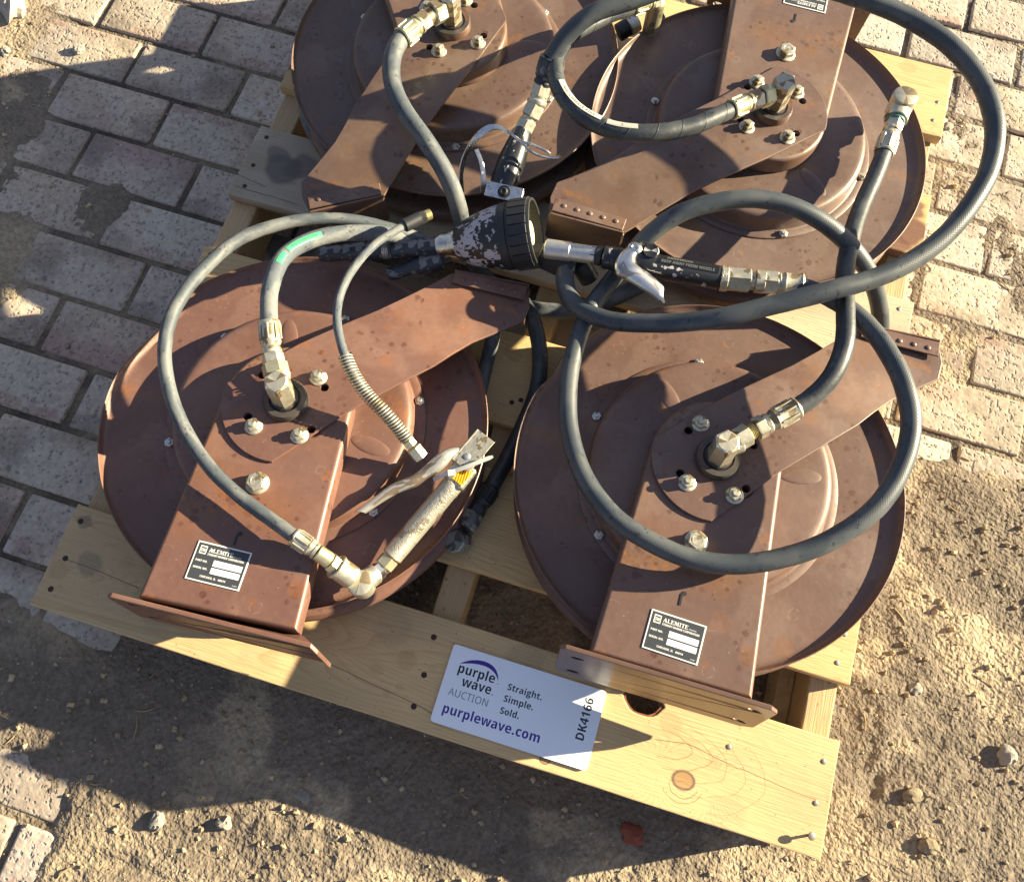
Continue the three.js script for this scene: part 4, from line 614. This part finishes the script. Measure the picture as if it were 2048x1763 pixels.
// ------------------------------------------------------------------ grease control handle on the front left reel
{
  const p0 = at(782, 1114, 0.108), p1 = at(906, 968, 0.114), f = along(p0, p1), d = p1.clone().sub(p0).normalize(), side = d.clone().cross(V(0, 1, 0)).normalize(), up = side.clone().cross(d).normalize();
  const t = thing('grease_control_handle', 'silver grease control handle with knurled grip and long lever on the reel rim', 'grease gun', V(p0.x, p0.y - 0.014, p0.z));
  const G = p0.distanceTo(p1);
  mesh('grip', turned(f(0), f(1), [[0, 0], [0, 0.0108], [0.0015, 0.0126], [G - 0.012, 0.0126], [G - 0.0105, 0.0132], [G - 0.001, 0.0132], [G, 0.0124], [G, 0]], 40), M.knurl, t);
  mesh('hex_adaptor', [hex(f(-0.014), f(-0.001), 0.0205), rod(f(-0.018), f(-0.013), 0.0078)], M.gold, t);
  const sw = at(722, 1168, 0.122), g = along(f(-0.018), sw), D = f(-0.018).distanceTo(sw);
  mesh('swivel_nut', [hex(g(0.001), g(0.01), 0.019), turned(g(0.01), g(0.02), [[0, 0.0115], [0.002, 0.0125], [0.008, 0.0125], [0.01, 0.0105]], 26), rod(g(0.018), g(D), 0.0098)], M.chrome, t);
  mesh('swivel_block', [turned(V(sw.x, sw.y - 0.0165, sw.z), V(sw.x + 0.002, sw.y + 1, sw.z), [[0, 0], [0, 0.0135], [0.0015, 0.0148], [0.026, 0.0148], [0.029, 0.0142], [0.0302, 0.012], [0.0304, 0]], 34), rod(sw, g(D - 0.022), 0.0125)], M.zinc, t);
  const basis = new THREE.Matrix4().makeBasis(side.clone().negate(), up, d), box = (w, h, l, s, oy = 0, ox = 0, r = 0.002) => { const b = new RoundedBoxGeometry(w, h, l, 3, r); b.translate(ox, oy, s + l / 2); return b.applyMatrix4(basis.clone().setPosition(p0)); };
  const blk = mesh('valve_block', [box(0.029, 0.027, 0.03, G - 0.001, 0, 0, 0.0035)], M.zinc, t);
  const lab = mesh('warning_label', [box(0.0145, 0.0006, 0.021, G + 0.003, 0.0137, -0.0045, 0.0002)], std({ map: canvasTex(128, 180, (c, w, h) => { c.fillStyle = '#f2b50f'; c.fillRect(0, 0, w, h); c.fillStyle = '#7a4a06'; for (let i = 0; i < 5; i++) c.fillRect(22 + i * 18, 20, 7, 140 - (i % 2) * 30); }), roughness: 0.5 }), blk);
  { const u = lab.geometry.attributes.uv, q = lab.geometry.attributes.position; lab.geometry.computeBoundingBox(); const bb = lab.geometry.boundingBox; for (let i = 0; i < u.count; i++) u.setXY(i, (q.getX(i) - bb.min.x) / (bb.max.x - bb.min.x), (q.getZ(i) - bb.min.z) / (bb.max.z - bb.min.z)); }
  const ch = [box(0.027, 0.0022, 0.048, G + 0.02, 0.0165, 0.004, 0.0009), box(0.0022, 0.02, 0.048, G + 0.02, 0.008, 0.0165, 0.0009)];
  mesh('lever_bracket', ch, M.zinc, t);
  mesh('pivot_pin', [(() => { const a = V(0.005, 0.017, G + 0.034).applyMatrix4(basis.clone().setPosition(p0)); return turned(a, a.clone().add(up), [[0, 0], [0, 0.0045], [0.0012, 0.0042], [0.002, 0.0025], [0.0022, 0]], 18); })()], M.steel, t);
  mesh('lever', blade([[922, 893, 0.13], [899, 896, 0.132], [882, 903, 0.133], [860, 921, 0.133], [838, 941, 0.131], [811, 956, 0.129], [781, 969, 0.128], [746, 995, 0.126], [709, 1023, 0.124]], [[918, 907, 0.13], [903, 918, 0.132], [891, 932, 0.132], [876, 944, 0.131], [856, 955, 0.129], [833, 972, 0.127], [801, 983, 0.126], [769, 1001, 0.125], [731, 1026, 0.124]], 0.33, 0.0016), M.plated, t);
  const z0 = at(888, 948, 0.131), z1 = at(986, 912, 0.142), tie = curveOf([at(866, 958, 0.122), z0, at(930, 934, 0.138), z1]);
  const zt = thing('cable_tie', 'clear plastic cable tie sticking out past the grease handle', 'cable tie', V(z0.x, z0.y, z0.z));
  mesh('tie_strap', ribbon(tie, (q) => 0.0048 * mix(1, 0.55, sst(0.93, 1, q)), 0.0012, 0), M.ziptie, zt); mesh('tie_lock', new RoundedBoxGeometry(0.009, 0.006, 0.008, 2, 0.001).rotateY(0.4).translate(z0.x + 0.008, z0.y + 0.002, z0.z - 0.003), M.ziptie, zt);
}

// ------------------------------------------------------------------ pistol valve over the back left reel
{
  const p0 = at(1000, 385, 0.118), p1 = at(1046, 262, 0.135), f = along(p0, p1), G = p0.distanceTo(p1);
  const t = thing('pistol_valve', 'chipped black pistol valve with bent chrome trigger guard on the back left reel', 'dispensing valve', V(p0.x, p0.y - 0.016, p0.z));
  mesh('body', [turned(f(0), f(1), [[0, 0], [0, 0.0135], [0.002, 0.017], [G * 0.25, 0.0188], [G * 0.55, 0.0185], [G * 0.8, 0.0155], [G * 0.97, 0.0135], [G, 0.0125], [G, 0]], 32)], M.blackpaint, t);
  const q0 = f(G), q1 = at(1072, 210, 0.155), q2 = at(1086, 168, 0.172), q3 = at(1103, 114, 0.2), a = along(q0, q1), D1 = q0.distanceTo(q1);
  mesh('hex_nut', [hex(a(0), a(D1 * 0.42), 0.0235), rod(a(D1 * 0.4), a(D1 * 0.55), 0.0102), hex(a(D1 * 0.55), q1, 0.0245)], M.zinc, t);
  mesh('swivel_sleeve', [turned(q1, q2, [[0, 0.0122], [0.002, 0.0135], [0.006, 0.0135], [0.008, 0.012], [q1.distanceTo(q2), 0.0118]], 28), hex(q1.clone().lerp(q2, 0.4), q2, 0.0235)], M.zinc, t);
  mesh('hose_ferrule', [ferrule(q3, q2, 0.0142), crimps(q3, q2, 0.014)], M.blueblack, t);
  const bar = (pts, r) => new THREE.TubeGeometry(curveOf(pts.map((p) => at(...p))), 60, r, 9);
  const strap = (pts, w, up) => ribbon(curveOf(pts.map((p) => at(...p))), () => w, 0.0016, 0.05, up, 60);
  mesh('trigger_guard', [strap([[925, 385, 0.11], [923, 350, 0.125], [929, 318, 0.14], [943, 290, 0.155], [962, 266, 0.165], [985, 253, 0.17], [1008, 257, 0.17], [1022, 268, 0.168]], 0.0085, V(0.5, 0.55, -0.2)), strap([[966, 384, 0.118], [967, 350, 0.13], [962, 322, 0.14], [953, 298, 0.148]], 0.0065, V(0.3, 0.8, 0))], M.chrome, t);
  mesh('trigger', [bar([[1018, 264, 0.168], [1040, 282, 0.164], [1062, 302, 0.158], [1088, 313, 0.152], [1118, 314, 0.15], [1121, 308, 0.155]], 0.0019), bar([[1040, 282, 0.164], [1068, 290, 0.16], [1090, 300, 0.156], [1101, 308, 0.152]], 0.0019)], M.chrome, t);
  const cl = at(1008, 384, 0.135); const pl = new RoundedBoxGeometry(0.05, 0.0025, 0.02, 2, 0.001); pl.rotateX(0.35).rotateY(0.05).translate(cl.x, cl.y, cl.z);
  const w = new RoundedBoxGeometry(0.0025, 0.014, 0.018, 2, 0.001); w.translate(cl.x + 0.024, cl.y - 0.006, cl.z);
  mesh('clamp_plate', [pl, w], M.chrome, t);
  mesh('clamp_screw', [turned(cl, cl.clone().add(V(0, 1, 0.35)), [[0.001, 0], [0.001, 0.0085], [0.0018, 0.0085], [0.0018, 0.0058], [0.005, 0.0052], [0.006, 0.0035], [0.0045, 0.0028], [0.0045, 0]], 22)], M.black, t);
}
// ------------------------------------------------------------------ bell nozzle between the reels
{
  const n0 = at(884, 492, 0.108), n1 = at(1074, 464, 0.144), f = along(n0, n1), L = n0.distanceTo(n1), k = L / 0.112, prof = (p) => p.map(([s, r]) => [s * k, r]);
  const t = thing('bell_nozzle', 'large worn black bell nozzle with ribbed rim and cream inside', 'nozzle', V(n1.x, n1.y - 0.044, n1.z));
  mesh('neck', turned(f(0), n1, prof([[-0.004, 0], [-0.004, 0.0145], [0.002, 0.0172], [0.009, 0.0165], [0.014, 0.0195], [0.02, 0.0215], [0.0205, 0]]), 40), M.chrome, t);
  mesh('bell', turned(f(0), n1, prof([[0.019, 0.0212], [0.022, 0.024], [0.034, 0.0305], [0.048, 0.036], [0.064, 0.0402], [0.074, 0.0416]]), 56), M.bell, t);
  mesh('band', turned(f(0), n1, prof([[0.0735, 0.0412], [0.074, 0.0428], [0.0835, 0.0434], [0.084, 0.042]]), 56), M.black, t);
  const rim = [turned(f(0), n1, prof([[0.084, 0.0418], [0.0845, 0.0438], [0.109, 0.0444], [0.1115, 0.0436], [0.112, 0.042], [0.1112, 0.0405], [0.098, 0.0392], [0.088, 0.038]]), 64)];
  const d = n1.clone().sub(n0).normalize(), a = V(0, 1, 0).cross(d).normalize(), b = d.clone().cross(a);
  for (let i = 0; i < 22; i++) { const th = i / 22 * Math.PI * 2, c = a.clone().multiplyScalar(Math.cos(th)).addScaledVector(b, Math.sin(th)), tn = c.clone().cross(d), g = new RoundedBoxGeometry(0.0112, 0.0022, 0.021 * k, 1, 0.0007); g.applyMatrix4(new THREE.Matrix4().makeBasis(tn, c, d).setPosition(f(0.0975 * k).addScaledVector(c, 0.0445))); rim.push(g); }
  mesh('ribbed_rim', rim, M.black, t);
  const ins = mesh('insert', [turned(f(0), n1, prof([[0.086, 0], [0.086, 0.0379], [0.0875, 0.0378], [0.0878, 0]]), 48), turned(f(0), n1, prof([[0.086, 0], [0.086, 0.0175], [0.104, 0.0165], [0.106, 0.015], [0.1062, 0]]), 30)], M.cream, t);
  const webs = []; for (let i = 0; i < 4; i++) { const th = 0.5 + i / 4 * Math.PI * 2, c = a.clone().multiplyScalar(Math.cos(th)).addScaledVector(b, Math.sin(th)), tn = c.clone().cross(d), g = new RoundedBoxGeometry(0.011, 0.019, 0.014 * k, 1, 0.001); g.applyMatrix4(new THREE.Matrix4().makeBasis(tn, c, d).setPosition(f(0.094 * k).addScaledVector(c, 0.0265))); webs.push(g); }
  mesh('web', webs[0], M.cream, ins); for (const g of webs.slice(1)) mesh('web', g, M.cream, ins);
  mesh('rim_screw', turned(f(0.079 * k).addScaledVector(b, -0.02).addScaledVector(a, 0.0385), f(0.079 * k).addScaledVector(b, -0.03).addScaledVector(a, 0.058), [[0, 0], [0, 0.0028], [0.001, 0.0028], [0.0012, 0.0016], [0.0004, 0.0014], [0.0004, 0]], 14), M.steel, t);
  // stem of pipe running left
  const s0 = at(882, 492, 0.108), s1 = at(640, 508, 0.094), g = along(s0, s1), D = s0.distanceTo(s1);
  mesh('stem_nut', [hex(g(0.001), g(0.03), 0.0225), rod(g(-0.002), g(0.003), 0.0135)], M.blueblack, t);
  mesh('stem_pipe', [rod(g(0.03), g(0.066), 0.0116), rod(g(0.066), g(0.069), 0.0135), rod(g(0.079), g(0.1), 0.012), rod(g(0.1), g(D * 0.8), 0.0132, 0.0112), rod(g(D * 0.8), g(D), 0.0105)], M.blueblack, t);
  mesh('stem_thread', [0, 1, 2, 3].map((i) => turned(g(0.069 + i * 0.0024), g(0.08), [[0, 0.0108], [0.0008, 0.0122], [0.0016, 0.0122], [0.0024, 0.0108]], 24)), M.steel, t);
  const v0 = at(884, 518, 0.092), v1 = at(776, 549, 0.082), h = along(v0, v1), E = v0.distanceTo(v1);
  const sp = thing('rubber_spout', 'short tapered black rubber spout beside the bell nozzle stem', 'spout', V(v1.x, v1.y - 0.01, v1.z));
  mesh('spout_body', turned(h(0), v1, [[-0.012, 0.006], [0, 0.006], [0, 0.0128], [0.002, 0.0138], [E * 0.42, 0.0138], [E * 0.62, 0.0105], [E * 0.7, 0.0094], [E, 0.0088], [E, 0.0058], [E * 0.9, 0.005], [E * 0.9, 0]], 32), M.blueblack, sp);
}
// ------------------------------------------------------------------ lever valve between the two right reels
{
  const p0 = at(1206, 513, 0.152), p1 = at(1440, 556, 0.163), f = along(p0, p1), G = p0.distanceTo(p1), d = p1.clone().sub(p0).normalize(), side = d.clone().cross(V(0, 1, 0)).normalize(), up = side.clone().cross(d).normalize();
  const t = thing('lever_valve', 'black oil dispensing valve with polished curved lever between the right reels', 'dispensing valve', V(p0.x, p0.y - 0.016, p0.z));
  mesh('body', [turned(f(0), p1, [[0, 0], [0, 0.013], [0.002, 0.0148], [0.03, 0.0148], [0.034, 0.0165], [0.062, 0.0165], [0.066, 0.0152], [G - 0.002, 0.0152], [G, 0.0142], [G, 0]], 36)], M.blackpaint, t);
  const txt = std({ map: canvasTex(512, 96, (c, w, h) => { c.fillStyle = '#101216'; c.fillRect(0, 0, w, h); c.fillStyle = '#6b6d6c'; c.font = 'bold 36px sans-serif'; c.textAlign = 'center'; c.fillText('DANGEROUS', w * 0.36, 40, 260); c.fillText('KEEP AWAY FROM NOZZLE', w / 2, 82, 480); }), roughness: 0.4 });
  const n = 30, K = 8, pos = [], uv = [], idx = [];
  for (let i = 0; i <= n; i++) for (let k = 0; k <= K; k++) { const a = (k / K - 0.5) * 0.95 - 0.25, q = f(mix(0.068, G - 0.004, i / n)).addScaledVector(up, Math.cos(a) * 0.01545).addScaledVector(side, Math.sin(a) * 0.01545); pos.push(q.x, q.y, q.z); uv.push(i / n, 1 - k / K); }
  for (let i = 0; i < n; i++) for (let k = 0; k < K; k++) { const a = i * (K + 1) + k; idx.push(a, a + 1, a + K + 1, a + 1, a + K + 2, a + K + 1); }
  const g = new THREE.BufferGeometry(); g.setAttribute('position', new THREE.Float32BufferAttribute(pos, 3)); g.setAttribute('uv', new THREE.Float32BufferAttribute(uv, 2)); g.setIndex(idx); g.computeVertexNormals(); mesh('raised_lettering', g, txt, t);
  const e0 = p1, e1 = at(1600, 570, 0.171), h = along(e0, e1), E = e0.distanceTo(e1);
  mesh('knurled_ring', turned(h(0), h(1), [[0, 0], [0, 0.0148], [0.001, 0.0158], [0.0085, 0.0158], [0.0095, 0.0148], [0.0095, 0]], 44), M.knurl, t);
  mesh('hex_nut', [hex(h(0.0095), h(E * 0.38), 0.0265), rod(h(E * 0.37), h(E * 0.44), 0.011)], M.zinc, t);
  mesh('hex_nut', [rod(h(E * 0.44), h(E * 0.56), 0.0142), hex(h(E * 0.55), h(E * 0.72), 0.0255)], M.zinc, t);
  mesh('hose_ferrule', [ferrule(h(E * 1.03), h(E * 0.71), 0.0142)], M.zinc, t);
  const n1 = at(1192, 510, 0.151), n2 = at(1092, 497, 0.14);
  mesh('lock_nut', [rod(p0.clone().lerp(n1, 0.1), n1, 0.0125), hex(n1, n1.clone().lerp(n2, 0.1), 0.02)], M.black, t);
  mesh('outlet_tube', [rod(n1, n1.clone().lerp(n2, 0.55), 0.0112, 0.0116), rod(n1.clone().lerp(n2, 0.5), n2, 0.0125)], M.steel, t);
  mesh('outlet_block', [hex(at(1085, 505, 0.12), at(1150, 535, 0.12), 0.036), rod(at(1160, 525, 0.12), at(1180, 560, 0.1), 0.013)], M.black, t);
  const pv = at(1270, 494, 0.176);
  mesh('pivot_screw', [turned(pv.clone().addScaledVector(up, -0.008), pv.clone().addScaledVector(up, 1), [[0, 0], [0, 0.0095], [0.006, 0.009], [0.0085, 0.0065], [0.009, 0.004], [0.008, 0.003], [0.008, 0]], 26)], M.chrome, t);
  mesh('lever', blade([[1266, 487, 0.17], [1249, 498, 0.172], [1236, 512, 0.174], [1229, 531, 0.174], [1234, 549, 0.173], [1255, 560, 0.171], [1282, 576, 0.168], [1309, 593, 0.164], [1321, 602, 0.164], [1325, 606, 0.168]], [[1283, 493, 0.17], [1277, 505, 0.172], [1272, 516, 0.173], [1275, 528, 0.173], [1284, 536, 0.172], [1298, 545, 0.17], [1315, 560, 0.168], [1328, 574, 0.165], [1327, 589, 0.163], [1330, 605, 0.168]], 0.24, 0.0016), M.chrome, t);
  const cp = at(1303, 500, 0.176); mesh('logo_boss', turned(cp.clone().addScaledVector(up, -0.01), cp.clone().addScaledVector(up, 1), [[0, 0], [0, 0.01], [0.0085, 0.0098], [0.0092, 0.0088], [0.0088, 0.008], [0.0088, 0]], 26), M.blackpaint, t);
}
// ------------------------------------------------------------------ sale sign on the front board
{
  const Wd = 0.1985, Hd = 0.096, c = V(0.6275, 0.0022, -0.0628);
  const t = thing('auction_sign', 'white and purple auction lot sign lying flat on the front board', 'sign', c);
  const s = new THREE.Shape(), r = 0.005, a = Wd / 2, b = Hd / 2;
  s.moveTo(-a + r, -b); s.lineTo(a - r, -b); s.quadraticCurveTo(a, -b, a, -b + r); s.lineTo(a, b - r); s.quadraticCurveTo(a, b, a - r, b); s.lineTo(-a + r, b); s.quadraticCurveTo(-a, b, -a, b - r); s.lineTo(-a, -b + r); s.quadraticCurveTo(-a, -b, -a + r, -b);
  const g = new THREE.ExtrudeGeometry(s, { depth: 0.0014, bevelEnabled: false, curveSegments: 6 }), u = g.attributes.uv, p = g.attributes.position;
  for (let i = 0; i < p.count; i++) u.setXY(i, p.getX(i) / Wd + 0.5, p.getY(i) / Hd + 0.5);
  g.rotateX(-Math.PI / 2);
  const tex = canvasTex(1240, 600, (k, w, h) => {
    k.fillStyle = '#eef3f7'; k.fillRect(0, 0, w, h);
    k.fillStyle = '#3f1d8c'; k.beginPath(); k.moveTo(88, 132); k.bezierCurveTo(190, 40, 380, 20, 412, 170); k.bezierCurveTo(350, 62, 215, 85, 88, 132); k.fill();
    k.fillStyle = '#20232b'; k.textBaseline = 'alphabetic'; k.font = 'bold 98px sans-serif'; k.fillText('purple', 84, 196, 305); k.fillText('wave', 146, 284, 240); k.fillRect(394, 276, 8, 8); k.fillRect(412, 188, 7, 7);
    k.fillStyle = '#7c7f8d'; k.font = '76px sans-serif'; k.fillText('AUCTION', 70, 376, 350);
    k.fillStyle = '#20232b'; k.font = 'bold 68px sans-serif'; k.fillText('Straight.', 494, 210, 310); k.fillText('Simple.', 490, 300, 270); k.fillText('Sold.', 488, 392, 185);
    k.fillStyle = '#3f1d8c'; k.font = 'bold 98px sans-serif'; k.fillText('purplewave.com', 62, 512, 880);
    k.fillStyle = '#20232b'; k.save(); k.translate(1158, 408); k.rotate(-Math.PI / 2); k.font = 'bold 92px sans-serif'; k.fillText('DK4166', 0, 0, 356); k.restore();
  });
  mesh('panel', g, std({ map: tex, roughness: 0.22 }), t, false);
}
renderer.render(scene, camera);
